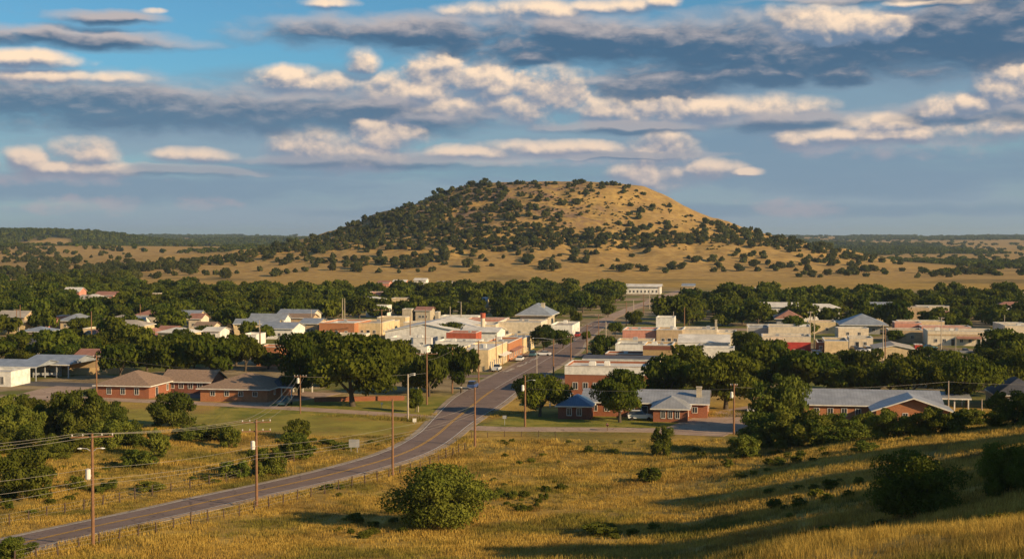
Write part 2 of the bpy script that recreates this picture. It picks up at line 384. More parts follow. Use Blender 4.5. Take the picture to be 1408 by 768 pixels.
ppx = 704 + F * vx / np.maximum(vy, 1); ppy = 325 + (35 - vz) * F / np.maximum(vy, 1)
town = sst(vr, 300, 330) * (1 - sst(vr, 900, 1010)) * (vy > 0)
near = (1 - sst(vr, 250, 330)) * (0.35 + 0.4 * sst(vx, 0, 40))
lush = sst(fbm(vx / 35, vy / 35, 4, 77), 0.60, 0.74) * (1 - sst(vr, 260, 320)) * 0.7
wood = sst(vr, 1500, 2100) * (1 - sst(hill_m, 2, 12))
wood = np.maximum(wood, sst(fbm(vx / 60, vy / 60, 3, 55), 0.62, 0.72) * sst(vr, 1000, 1200) * (1 - sst(hill_m, 0, 5)) * 0.5)
# open golden slope at the left and straw fields on the plain
goldleft = np.exp(-((vx + 640) / 270) ** 4 - ((vy - 1950) / 330) ** 4)
wood = wood * (1 - goldleft)
wood = wood * np.where(vr > 1900, sst(fbm(vx / 330, vy / 750, 4, 63), .45, .52), 1)
rock = sst(hill_m, 35, 55) * (0.25 + 0.75 * (1 - sst(vx, 60, 130)))
for nme, a in (('slope', sst(vr, 1000, 1300)), ('town', town), ('near', near), ('lush', lush), ('wood', wood), ('rock', rock)): vattr(gme, nme, a)
LAWN = [  # lawns, in photo-derived ground corners
    [(590,560),(640,552),(700,520),(735,490),(672,515),(560,545)],
    [(650,590),(900,592),(1000,580),(760,565),(700,570)],
    [(300,570),(590,572),(640,556),(560,552),(300,556)],
    [(0,575),(400,600),(560,600),(580,590),(590,582),(400,570),(0,552)]]
lw = np.zeros(len(vx))
def in_poly(x, y, P):
    c = np.zeros(x.shape, bool)
    for (x1, y1), (x2, y2) in zip(P, P[1:] + P[:1]):
        if y1 == y2: continue
        k = ((y1 > y) != (y2 > y)) & (x < (x2 - x1) * (y - y1) / (y2 - y1) + x1); c ^= k
    return c
sel = (vy > 150) & (vy < 520)
for P_, wgt in zip(LAWN, (0.85, 0.75, 1.0, 0.55)):
    lw[sel] = np.maximum(lw[sel], in_poly(ppx[sel], ppy[sel], P_) * wgt)
l2 = lw[:-1].reshape(nr, nt)
for _ in range(5): l2[1:-1] = (l2[:-2] + l2[1:-1] * 2 + l2[2:]) / 4; l2 = (np.roll(l2, 2, 1) + 2 * l2 + np.roll(l2, -2, 1)) / 4
lw = np.r_[l2.ravel(), 0]
vattr(gme, 'lawn', lw)
from mathutils.bvhtree import BVHTree
_sel = (np.abs(th) < 26)
def _bvh():
    ks = np.where(_sel)[0]; step = 1
    sub = [Vector(v) for v in V[:-1].reshape(nr, nt, 3)[:, ks].reshape(-1, 3)]
    n2 = len(ks); q = []
    for a in range(nr - 1):
        b0 = a * n2
        q.extend([(b0 + k, b0 + k + 1, b0 + n2 + k + 1, b0 + n2 + k) for k in range(n2 - 1)])
    return BVHTree.FromPolygons(sub, q)
BV = _bvh()
def ray(px, py):
    d = Vector(((px - 704) / F, 1, -(py - 384) / F)); d.rotate(Matrix.Rotation(-PITCH, 3, 'X')); return d.normalized()
def at(px, py):                 # ground point seen at a place in the photo
    h = BV.ray_cast(CAM, ray(px, py), 30000)
    return Vector(h[0]) if h[0] else None
def gz(x, y):
    h = BV.ray_cast(Vector((x, y, 500)), Vector((0, 0, -1)), 1000)
    return h[0].z if h[0] else Hs(x, y)
# ------------------------------------------------------------ vegetation meshes (unit size: crown radius 1, height 1)
def leaf_quads(P, N, size, rng, droop=0.0):
    n = len(P); a = rng.normal(size=(n, 3)); N = N + rng.normal(size=(n, 3)) * 0.55
    N /= np.linalg.norm(N, axis=1)[:, None] + 1e-9
    U = np.cross(N, a); U /= np.linalg.norm(U, axis=1)[:, None] + 1e-9; Wv = np.cross(N, U)
    s = size * rng.uniform(0.6, 1.35, (n, 1)); s2 = s * rng.uniform(0.5, 0.9, (n, 1))
    return np.stack([P - U * s, P - Wv * s2, P + U * s, P + Wv * s2], 1).reshape(-1, 3)
def crown_arrays(seed, nl, nleaf, leaf, zc, zr, spread=0.68, lobe=(0.26, 0.46), open_=0.0, flat=1.0):
    rng = np.random.default_rng(seed)
    th_ = rng.uniform(0, 2 * np.pi, nl); u = rng.uniform(-0.85, 1, nl); rr = np.sqrt(1 - u * u * 0.9) * spread * rng.uniform(0.55, 1.05, nl)
    C = np.stack([np.cos(th_) * rr, np.sin(th_) * rr, u * spread], 1); C[0] = 0
    Rl = rng.uniform(*lobe, nl); Rl[0] = 0.5
    w = Rl ** 2; w /= w.sum(); k = rng.choice(nl, nleaf, p=w)
    D = rng.normal(size=(nleaf, 3)); D[:, 2] += 0.15; D /= np.linalg.norm(D, axis=1)[:, None]
    rad_ = Rl[k] * (1 - np.abs(rng.normal(size=nleaf)) * 0.22 + (rng.random(nleaf) < 0.05 + open_) * rng.uniform(0, 0.3, nleaf))
    P = C[k] + D * rad_[:, None]
    P += 0.05 * np.sin(P[:, [1, 2, 0]] * 9 + seed) + 0.03 * np.sin(P[:, [2, 0, 1]] * 21 + seed)
    P[:, 2] = zc + P[:, 2] * zr * flat
    low = P[:, 2] < 0.02; P[low, 2] = 0.02 + rng.random(low.sum()) * 0.05
    return leaf_quads(P, D, leaf, rng)
def tube_arrays(path, radii, k=6):
    V, Fq = [], []; path = [Vector(p) for p in path]
    for i_, (p, r_) in enumerate(zip(path, radii)):
        d = (path[min(i_ + 1, len(path) - 1)] - path[max(i_ - 1, 0)]).normalized()
        a = d.orthogonal().normalized(); b = d.cross(a)
        for q in range(k):
            t_ = 2 * math.pi * q / k; V.append(p + (a * math.cos(t_) + b * math.sin(t_)) * r_)
    for i_ in range(len(path) - 1):
        for q in range(k):
            Fq.append((i_ * k + q, i_ * k + (q + 1) % k, (i_ + 1) * k + (q + 1) % k, (i_ + 1) * k + q))
    return [tuple(v) for v in V], Fq
def trunk_mesh(seed, w, h, top=0.55, multi=1, tr=0.045):
    """trunk and limbs for a tree w wide and h high, in unit coordinates (x,y over w/2, z over h)"""
    rng = random.Random(seed); V, Fq = [], []
    def add(path, radii, k=6):
        v, f = tube_arrays(path, radii, k); o = len(V); V.extend(v); Fq.extend([tuple(o + i for i in q) for q in f])
    for m_ in range(multi):
        a0 = rng.uniform(0, 6.28); lean = 0.05 if multi == 1 else 0.25; bx = 0.0 if multi == 1 else 0.06
        p0 = (bx * math.cos(a0), bx * math.sin(a0), -0.03); p1 = (lean * 0.5 * math.cos(a0), lean * 0.5 * math.sin(a0), top * 0.35)
        p2 = (lean * math.cos(a0), lean * math.sin(a0), top * 0.75)
        add([p0, p1, p2], [tr * 1.5, tr * 0.95, tr * 0.7])
        for l_ in range(5 if multi == 1 else 3):
            a = a0 + l_ * 2.1 + rng.uniform(-.4, .4); L = rng.uniform(0.4, 0.75); z2 = top + rng.uniform(0.0, 0.28)
            st = p1 if l_ % 2 else p2
            add([st, (st[0] + L * 0.5 * math.cos(a), st[1] + L * 0.5 * math.sin(a), (st[2] + z2) / 2), (st[0] + L * math.cos(a), st[1] + L * math.sin(a), z2)], [tr * 0.6, tr * 0.38, tr * 0.14], 5)
    return np.array(V), np.array(Fq)
def cmesh(name, arr, m):
    n = len(arr) // 4; return np_mesh(name, arr, np.arange(n * 4).reshape(n, 4), [m])
def joined(name, arr, m, tv, tf):
    n = len(arr) // 4; V_ = np.vstack([arr, tv]); F_ = np.vstack([np.arange(n * 4).reshape(n, 4), tf + n * 4])
    return np_mesh(name, V_, F_, [m, M_BARK], np.r_[np.zeros(n), np.ones(len(tf))])
OAKP = dict(zc=0.56, zr=0.44); SHP = dict(zc=0.44, zr=0.56)
LIB = {}
def lib(kind, lod, n):
    out = []
    for s in range(n):
        sd_ = 100 * len(LIB) + s * 13 + 5
        if kind == 'oak': pr = dict(nl=15, **OAKP); m_ = M_OAK; tk = dict(top=0.5)
        elif kind == 'juniper': pr = dict(nl=9, spread=0.6, lobe=(0.3, 0.5), **SHP); m_ = M_JUN; tk = dict(top=0.4, tr=0.03)
        else: pr = dict(nl=34, spread=0.86, lobe=(0.14, 0.30), open_=0.35, zc=0.42, zr=0.55); m_ = M_MES; tk = dict(top=0.45, multi=3, tr=0.016)
        nleaf, leaf = {'near': (24000, 0.021), 'fine': (10500, 0.034), 'mid': (3600, 0.056), 'far': (1500, 0.085), 'tiny': (170, 0.26)}[lod]
        arr = crown_arrays(sd_, nleaf=nleaf, leaf=leaf, **pr); tv, tf = trunk_mesh(sd_, 2, 1, **tk)
        if lod in ('near', 'fine', 'mid'): out.append((cmesh('crown', arr, m_), np_mesh('trunk', tv, tf, [M_BARK], smooth=True)))
        else: out.append((joined(kind, arr, m_, tv, tf), None))
    LIB[kind, lod] = out
for k_, l_, n_ in (('oak','fine',5),('oak','mid',6),('oak','far',6),('juniper','tiny',6),('juniper','far',5),('mesquite','near',3),('mesquite','fine',5),('mesquite','mid',4),('oak','near',3),('oak','tiny',5)): lib(k_, l_, n_)
_a = crown_arrays(77, nl=26, nleaf=26000, leaf=0.021, spread=0.66, lobe=(0.26, 0.40), open_=0.3, zc=0.44, zr=0.54); _v, _f = trunk_mesh(77, 2, 1, top=0.45, multi=3, tr=0.016)
LIB['mesquite', 'near'].append((cmesh('crown', _a, M_MES), np_mesh('trunk', _v, _f, [M_BARK], smooth=True)))
rnd = random.Random(7)
TREES = []                       # (x, y, radius) of what stands, for spacing
NAMES = {'oak': ('oak_tree', 'tree'), 'juniper': ('juniper_bush', 'bush'), 'mesquite': ('mesquite_bush', 'bush')}
def plant(kind, lod, x, y, w, h, label, group=None, name=None, cat=None, z=None, pick=None, turn=None):
    cm, tm = rnd.choice(LIB[kind, lod]) if pick is None else LIB[kind, lod][pick]; z = gz(x, y) if z is None else z
    nm, ct = NAMES[kind]; nm = name or nm; ct = cat or ct
    if tm is None: o = link(nm, cm)
    else:
        o = link(nm, None); link('trunk', tm, o); link('crown', cm, o)
    o.location = (x, y, z - 0.05); o.rotation_euler = (0, 0, rnd.uniform(0, 6.28) if turn is None else turn); o.scale = (w / 2, w / 2 * rnd.uniform(0.85, 1.1), h)
    TREES.append((x, y, w / 2)); return tag(o, label, ct, group)
def scale_at(p): return (p.y * math.cos(PITCH)) / F
def plant_px(kind, lod, px, py, wpx, hpx, label, group=None, **kw):
    p = at(px, py); s = p.y / F
    return plant(kind, lod, p.x, p.y, wpx * s * (1.06 if kind != 'mesquite' else 1.12), hpx * s, label, group, **kw)

# ------------------------------------------------------------ scatter of what nobody could count (one object each)
def scatter(name, pts, scl, meshes, mats_dummy=None, tilt=0.0):
    me = bpy.data.meshes.new(name); me.vertices.add(len(pts)); me.vertices.foreach_set('co', np.asarray(pts, np.float32).ravel())
    a = me.attributes.new('scl', 'FLOAT_VECTOR', 'POINT'); a.data.foreach_set('vector', np.asarray(scl, np.float32).ravel())
    o = link(name, me)
    c = bpy.data.collections.new(name + '_kinds')
    for i_, m_ in enumerate(meshes): c.objects.link(bpy.data.objects.new(name + '_piece', m_))
    g = bpy.data.node_groups.new(name + '_scatter', 'GeometryNodeTree')
    g.interface.new_socket('Geometry', in_out='INPUT', socket_type='NodeSocketGeometry'); g.interface.new_socket('Geometry', in_out='OUTPUT', socket_type='NodeSocketGeometry')
    N = g.nodes; L = g.links; gi = N.new('NodeGroupInput'); go = N.new('NodeGroupOutput')
    ci = N.new('GeometryNodeCollectionInfo'); ci.inputs['Collection'].default_value = c; ci.inputs['Separate Children'].default_value = True; ci.inputs['Reset Children'].default_value = True
    ip = N.new('GeometryNodeInstanceOnPoints'); ip.inputs['Pick Instance'].default_value = True
    rv = N.new('FunctionNodeRandomValue'); rv.data_type = 'FLOAT_VECTOR'; rv.inputs[0].default_value = (-tilt, -tilt, 0); rv.inputs[1].default_value = (tilt, tilt, 6.283)
    na = N.new('GeometryNodeInputNamedAttribute'); na.data_type = 'FLOAT_VECTOR'; na.inputs['Name'].default_value = 'scl'
    L.new(gi.outputs[0], ip.inputs['Points']); L.new(ci.outputs[0], ip.inputs['Instance']); L.new(rv.outputs[0], ip.inputs['Rotation']); L.new(na.outputs[0], ip.inputs['Scale'])
    L.new(ip.outputs[0], go.inputs[0])
    md = o.modifiers.new('scatter', 'NODES'); md.node_group = g
    return o
def poisson(cands, dist, seed=0):
    """keep candidates (x, y) at least dist apart; dist a number or array"""
    grid = {}; keep = []; dist = np.broadcast_to(dist, len(cands)); cell = float(dist.max())
    for i_, (x, y) in enumerate(cands):
        cx, cy_ = int(x // cell), int(y // cell); ok = True
        for a in (-1, 0, 1):
            for b in (-1, 0, 1):
                for (u, v, dd_) in grid.get((cx + a, cy_ + b), ()):
                    if (u - x) ** 2 + (v - y) ** 2 < max(dist[i_], dd_) ** 2: ok = False; break
                if not ok: break
            if not ok: break
        if ok: grid.setdefault((cx, cy_), []).append((x, y, dist[i_])); keep.append(i_)
    return keep
# ------------------------------------------------------------ built materials
def plain(name, c, rough=0.7, spec=0.3, metal=0.0, var=0.18, sc=0.7):
    def f(t):
        n = t.noise(objco(t), sc, 5, 0.65); st = t.noise(t.v('MULTIPLY', objco(t), (1.6, 1.6, 0.22)), 1.0, 5, 0.7)
        a = tuple(v * (1 - var) for v in c); b = tuple(min(1, v * (1 + var)) for v in c)
        cl = t.mix(t.step(n, 0.3, 0.7), a, b); cl = t.mix(t.m('MULTIPLY', t.step(st, 0.52, 0.72), min(1, var * 1.6)), cl, tuple(v * 0.55 for v in c))
        return princ(t, cl, rough, spec, metal)
    return mat(name, f)
def brick(name, c, mortar=(0.30, 0.25, 0.2)):
    def f(t):
        co = objco(t); s3 = t.new('ShaderNodeSeparateXYZ'); t.put(s3.inputs[0], co)
        cv = t.new('ShaderNodeCombineXYZ'); t.put(cv.inputs[0], t.m('ADD', s3.outputs[0], s3.outputs[1])); t.put(cv.inputs[1], s3.outputs[2])
        b = t.new('ShaderNodeTexBrick'); t.l.new(cv.outputs[0], b.inputs['Vector']); b.inputs['Scale'].default_value = 2.2
        t.put(b.inputs['Color1'], c); t.put(b.inputs['Color2'], tuple(v * 0.72 for v in c)); t.put(b.inputs['Mortar'], tuple(0.6 * v + 0.4 * m_ for v, m_ in zip(c, mortar)))
        b.inputs['Mortar Size'].default_value = 0.02
        n = t.noise(co, 0.6, 4, 0.6)
        return princ(t, t.mix(t.m('MULTIPLY', t.step(n, 0.4, 0.7), 0.35), b.outputs[0], tuple(v * 0.6 for v in c)), 0.85, 0.15)
    return mat(name, f)
def metal_roof(name, c, pitch=0.45):
    def f(t):
        co = objco(t); s3 = t.new('ShaderNodeSeparateXYZ'); t.put(s3.inputs[0], co)
        fr = t.m('FRACT', t.m('DIVIDE', s3.outputs[0], pitch)); rib = t.m('LESS_THAN', fr, 0.16)
        n = t.noise(co, 0.5, 5, 0.6)
        cl = t.mix(t.step(n, 0.35, 0.7), tuple(v * 0.82 for v in c), tuple(min(1, v * 1.12) for v in c))
        cl = t.mix(t.m('MULTIPLY', rib, 0.35), cl, tuple(v * 0.5 for v in c))
        return princ(t, cl, 0.45, 0.5, 0.25)
    return mat(name, f)
MT = {
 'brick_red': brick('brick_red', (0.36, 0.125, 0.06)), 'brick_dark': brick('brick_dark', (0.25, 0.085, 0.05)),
 'brick_orange': brick('brick_orange', (0.50, 0.20, 0.085)), 'brick_tan': brick('brick_tan', (0.55, 0.37, 0.17)),
 'cream': plain('cream', (0.66, 0.55, 0.40)), 'white': plain('white_wall', (0.76, 0.72, 0.64)), 'tan': plain('tan', (0.50, 0.36, 0.21)),
 'pink': plain('pink', (0.58, 0.26, 0.18)), 'yellow': plain('yellow', (0.66, 0.50, 0.28)), 'grey': plain('grey_wall', (0.32, 0.31, 0.30)),
 'redpaint': plain('redpaint', (0.45, 0.05, 0.035)), 'stone': plain('stone', (0.50, 0.42, 0.30)),
 'roof_white': plain('roof_white', (0.68, 0.63, 0.55), sc=0.25, var=0.2), 'roof_grey': metal_roof('roof_grey', (0.36, 0.38, 0.40)),
 'roof_dark': plain('roof_dark', (0.10, 0.10, 0.11), sc=0.4), 'roof_blue': metal_roof('roof_blue', (0.13, 0.22, 0.33)),
 'shingle_brown': plain('shingle_brown', (0.27, 0.18, 0.12), rough=0.9, sc=2.5, var=0.25), 'shingle_dark': plain('shingle_dark', (0.075, 0.075, 0.085), rough=0.9, sc=2.5, var=0.25),
 'roof_rust': plain('roof_rust', (0.33, 0.16, 0.11), sc=0.5), 'roof_red': plain('roof_red', (0.42, 0.10, 0.05)), 'roof_tan': plain('roof_tan', (0.42, 0.36, 0.29), sc=0.3),
 'roof_metal': metal_roof('roof_metal', (0.40, 0.40, 0.40), 0.6), 'glass': plain('dark_glass', (0.03, 0.035, 0.045), rough=0.12, spec=0.6, var=0.3),
 'trim': plain('white_trim', (0.72, 0.68, 0.60)), 'wood': plain('weathered_wood', (0.16, 0.105, 0.065)), 'pole': plain('pole_wood', (0.24, 0.125, 0.065), rough=0.9, sc=3),
 'polelight': plain('pole_pale', (0.42, 0.34, 0.25)), 'steel': plain('galvanised', (0.45, 0.45, 0.45), rough=0.5, metal=0.3), 'wire': plain('wire_metal', (0.30, 0.27, 0.23), rough=0.6),
 'postwood': plain('post_wood', (0.10, 0.065, 0.045), rough=0.95), 'black': plain('black', (0.02, 0.02, 0.022)), 'rubber': plain('rubber', (0.015, 0.015, 0.015)),
 'insul': plain('insulator', (0.6, 0.55, 0.5), rough=0.3), 'lampwhite': plain('lamp_white', (0.8, 0.78, 0.72)), 'signback': plain('sign_back', (0.30, 0.30, 0.30)),
}
class MB:
    def __init__(s): s.V = []; s.F = []; s.m = []
    def face(s, pts, m=0):
        o = len(s.V); s.V.extend([tuple(p) for p in pts]); s.F.append(tuple(range(o, o + len(pts)))); s.m.append(m); return s
    def box(s, x0, x1, y0, y1, z0, z1, m=0):
        o = len(s.V); s.V.extend([(x0,y0,z0),(x1,y0,z0),(x1,y1,z0),(x0,y1,z0),(x0,y0,z1),(x1,y0,z1),(x1,y1,z1),(x0,y1,z1)])
        for f in ((0,3,2,1),(4,5,6,7),(0,1,5,4),(1,2,6,5),(2,3,7,6),(3,0,4,7)): s.F.append(tuple(o + i for i in f)); s.m.append(m)
        return s
    def solid(s, top, dz, m=0):
        """a slab: polygon with its copy dz below"""
        n = len(top); bot = [(p[0], p[1], p[2] - dz) for p in top]; s.face(top, m); s.face(bot[::-1], m)
        for i in range(n): s.face([top[i], bot[i], bot[(i+1) % n], top[(i+1) % n]], m)
        return s
    def tube(s, path, r, k=6, m=0):
        rr = r if hasattr(r, '__len__') else [r] * len(path)
        v, f = tube_arrays(path, rr, k); o = len(s.V); s.V.extend(v); s.F.extend([tuple(o + i for i in q) for q in f]); s.m.extend([m] * len(f))
        s.F.append(tuple(o + len(v) - k + i for i in range(k))); s.m.append(m); s.F.append(tuple(o + k - 1 - i for i in range(k))); s.m.append(m)
        return s
    def build(s, name, mats, parent=None, loc=None):
        me = bpy.data.meshes.new(name); me.from_pydata(s.V, [], s.F)
        for m_ in (mats if isinstance(mats, (list, tuple)) else [mats]): me.materials.append(MT[m_] if isinstance(m_, str) else m_)
        me.polygons.foreach_set('material_index', s.m); me.update()
        return link(name, me, parent, loc)
YAW = rad(-9.5)
FOOT = []                        # footprints (x, y, radius)
OPEN_CACHE = {}
def opening(parent, kind, face, u, z, w, h, W_, D_):
    """window or door on a face: f front (y=0), r right (x=W_), l left (x=0)"""
    fr = MB(); t_, p_ = 0.09, 0.07
    key = (kind, face, round(w, 2), round(h, 2))
    if key not in OPEN_CACHE:
        def bx(a0, a1, z0, z1, o0, o1):
            if face == 'f': fr.box(a0, a1, -o1, -o0, z0, z1)
            elif face == 'r': fr.box(o0, o1, a0, a1, z0, z1)
            else: fr.box(-o1, -o0, a0, a1, z0, z1)
        bx(-w/2, -w/2 + t_, 0, h, 0.003, p_); bx(w/2 - t_, w/2, 0, h, 0.003, p_); bx(-w/2 + t_, w/2 - t_, h - t_, h, 0.003, p_)
        if kind == 'window': bx(-w/2 + t_, w/2 - t_, 0, t_, 0.003, p_ + 0.04); bx(-0.03, 0.03, t_, h - t_, 0.03, p_ - 0.01)
        o = fr.build('window' if kind == 'window' else 'door_frame', 'trim'); me1 = o.data; bpy.data.objects.remove(o)
        fr = MB(); bx(-w/2 + t_ + 0.002, w/2 - t_ - 0.002, 0.012 if kind == 'door' else t_ + 0.002, h - t_ - 0.002, 0.003, 0.026)
        o = fr.build('pane' if kind == 'window' else 'door', 'glass'); me2 = o.data; bpy.data.objects.remove(o)
        OPEN_CACHE[key] = (me1, me2)
    a, b = OPEN_CACHE[key]
    loc = (u, 0, z) if face == 'f' else (W_, u, z) if face == 'r' else (0, u, z)
    o = link('window' if kind == 'window' else 'door', a, parent, loc); link('pane' if kind == 'window' else 'leaf_panel', b, o); return o
def row(parent, face, n, z, w, h, W_, D_, m0=1.2, kind='window', door_at=None):
    L = W_ if face == 'f' else D_
    for i in range(n):
        u = m0 + (L - 2 * m0) * (i + 0.5) / n
        if door_at is not None and i in door_at: opening(parent, 'door', face, u, 0.02, 1.3, 2.2, W_, D_)
        else: opening(parent, 'window', face, u, z, w, h, W_, D_)
brng = random.Random(3)
def building(name, label, cat, pxl, pxr, py, h, dep, kind='flat', wall='cream', roof='roof_white', group=None, yaw=YAW, rise=1.6, over=0.5,
             wf=0, wr=0, wl=0, wz=1.0, ww=1.1, wh=1.2, doorf=(), doorr=(), axis='x', trim='trim', ac=0, awn=None, awnr=None, pos=None, width=None, chim=None, band=None):
    if pos is None:
        d = 35 * F / (py - 325) if py > 500 else 35 * F / (py - 325)
        p = at((pxl + pxr) / 2, py); d = p.y; w = (pxr - pxl) / F * d * 1.0; c = Vector((p.x, p.y))
    else: c = Vector(pos[:2]); w = width
    ax = Vector((math.cos(yaw), math.sin(yaw))); ay = Vector((-math.sin(yaw), math.cos(yaw)))
    o0 = c - ax * (w / 2); root = link(name, None); root.location = (o0.x, o0.y, gz(c.x, c.y) - 0.02); root.rotation_euler = (0, 0, yaw)
    tag(root, label, cat, group)
    cc_ = c + ay * dep / 2; n_ = max(1, int(max(w, dep) / max(4, min(w, dep))) )
    for i in range(n_ + 1):
        f_ = (i / n_ - 0.5) * (max(w, dep) - min(w, dep)); q = cc_ + (ax if w > dep else ay) * f_; FOOT.append((q.x, q.y, min(w, dep) * 0.62))
    if kind == 'flat':
        zr = h - 0.55; m = MB().box(0, w, 0, dep, -0.6, zr)
        t_ = 0.25; m.box(0, w, 0, t_, zr + .002, h); m.box(0, w, dep - t_, dep, zr + .002, h); m.box(0, t_, t_ + .002, dep - t_ - .002, zr + .002, h); m.box(w - t_, w, t_ + .002, dep - t_ - .002, zr + .002, h)
        m.build('wall', wall, root)
        MB().box(t_ + .01, w - t_ - .01, t_ + .01, dep - t_ - .01, zr + 0.004, zr + 0.06).build('roof', roof, root)
        e = 0.07; q = MB(); q.box(-e, w + e, -e, t_ + e, h + .003, h + 0.12); q.box(-e, w + e, dep - t_ - e, dep + e, h + .003, h + 0.12)
        q.box(-e, t_ + e, t_ + e + .002, dep - t_ - e - .002, h + .003, h + 0.12); q.box(w - t_ - e, w + e, t_ + e + .002, dep - t_ - e - .002, h + .003, h + 0.12)
        q.build('coping', trim, root); top = zr + 0.06
    else:
        MB().box(0, w, 0, dep, -0.6, h).build('wall', wall, root) if kind == 'hip' else None
        if kind == 'gable':
            m = MB(); 
            if axis == 'x':
                m.box(0, w, 0, dep, -0.6, h); y_ = dep / 2
                for x_ in (0, w): m.face([(x_, 0, h), (x_, dep, h), (x_, y_, h + rise)])
            else:
                m.box(0, w, 0, dep, -0.6, h)
                for y_ in (0, dep): m.face([(0, y_, h), (w, y_, h), (w / 2, y_, h + rise)])
            m.build('wall', wall, root); r_ = MB(); ov = over; th_ = 0.16
            if axis == 'x':
                k = rise / (dep / 2); zl = h + .03 - ov * k + th_; zt = h + .03 + rise + th_
                r_.solid([(-ov, -ov, zl), (w + ov, -ov, zl), (w + ov, dep / 2, zt), (-ov, dep / 2, zt)], th_)
                r_.solid([(w + ov, dep + ov, zl), (-ov, dep + ov, zl), (-ov, dep / 2 + .002, zt), (w + ov, dep / 2 + .002, zt)], th_)
                fa = MB().box(-ov, w + ov, -ov - 0.06, -ov - 0.003, zl - 0.22, zl + 0.0)
            else:
                k = rise / (w / 2); zl = h + .03 - ov * k + th_; zt = h + .03 + rise + th_
                r_.solid([(-ov, -ov, zl), (w / 2, -ov, zt), (w / 2, dep + ov, zt), (-ov, dep + ov, zl)], th_)
                r_.solid([(w / 2 + .002, -ov, zt), (w + ov, -ov, zl), (w + ov, dep + ov, zl), (w / 2 + .002, dep + ov, zt)], th_)
                fa = MB()
                for a, b in (((-ov, zl), (w / 2, zt)), ((w / 2, zt), (w + ov, zl))):
                    fa.solid([(a[0], -ov - .06, a[1] + .02), (b[0], -ov - .06, b[1] + .02), (b[0], -ov - .003, b[1] + .02), (a[0], -ov - .003, a[1] + .02)], 0.24)
            r_.build('roof', roof, root); fa.build('fascia', trim, root)
        elif kind == 'hip':
            ov = over; L = min(w, dep) / 2; zl = h + 0.02; zt = h + rise; r_ = MB()
            if w >= dep: a, b = (L, dep / 2, zt), (w - L, dep / 2, zt)
            else: a, b = (w / 2, L, zt), (w / 2, dep - L, zt)
            c0, c1, c2, c3 = (-ov, -ov, zl), (w + ov, -ov, zl), (w + ov, dep + ov, zl), (-ov, dep + ov, zl)
            if w >= dep: r_.face([c0, c1, b, a]); r_.face([c1, c2, b]); r_.face([c2, c3, a, b]); r_.face([c3, c0, a])
            else: r_.face([c0, c1, a]); r_.face([c1, c2, b, a]); r_.face([c2, c3, b]); r_.face([c3, c0, a, b])
            r_.face([c3, c2, c1, c0]); r_.build('roof', roof, root)
            e = ov + .05; q = MB(); z0, z1 = h - 0.2, h + 0.012
            q.box(-e, w + e, -e, -ov, z0, z1); q.box(-e, w + e, dep + ov, dep + e, z0, z1); q.box(-e, -ov, -ov + .002, dep + ov - .002, z0, z1); q.box(w + ov, w + e, -ov + .002, dep + ov - .002, z0, z1)
            q.build('fascia', trim, root)
        top = h
    if wf: row(root, 'f', wf, wz, ww, wh, w, dep, door_at=doorf)
    if wr: row(root, 'r', wr, wz, ww, wh, w, dep, door_at=doorr)
    if wl: row(root, 'l', wl, wz, ww, wh, w, dep)
    for i in range(ac if kind == 'flat' else 0):
        x_, y_ = brng.uniform(1.2, max(1.4, w - 2.6)), brng.uniform(1.2, max(1.5, dep - 2.8)); s_ = brng.uniform(0.8, 1.5)
        MB().box(x_, x_ + s_, y_, y_ + s_ * .9, top + .003, top + s_ * .75).box(x_ + .15, x_ + s_ - .15, y_ + .15, y_ + s_ * .9 - .15, top + s_ * .75 + .002, top + s_ * .75 + .1).build('roof_unit', brng.choice(['steel', 'trim', 'grey']), root)
    if band: MB().box(-0.03, w + 0.03, -0.09, -0.003, band[0], band[1]).build('painted_band', band[2], root)
    if awn: MB().solid([(w * awn[0], -0.01, awn[2]), (w * awn[0], -awn[3], awn[2] - .5), (w * awn[1], -awn[3], awn[2] - .5), (w * awn[1], -0.01, awn[2])][::-1], 0.12).build('awning', awn[4], root)
    if awnr: MB().solid([(w + .01, dep * awnr[0], awnr[2]), (w + awnr[3], dep * awnr[0], awnr[2] - .35), (w + awnr[3], dep * awnr[1], awnr[2] - .35), (w + .01, dep * awnr[1], awnr[2])], 0.12).build('awning', awnr[4], root)
    if chim:
        x_, y_, s_, z_ = chim; c_ = MB().box(w * x_ - s_/2, w * x_ + s_/2, dep * y_ - s_/2, dep * y_ + s_/2, h * .5, z_).box(w * x_ - s_/2 - .08, w * x_ + s_/2 + .08, dep * y_ - s_/2 - .08, dep * y_ + s_/2 + .08, z_ + .002, z_ + .2).build('chimney', 'stone', root)
    root['w'] = w; return root
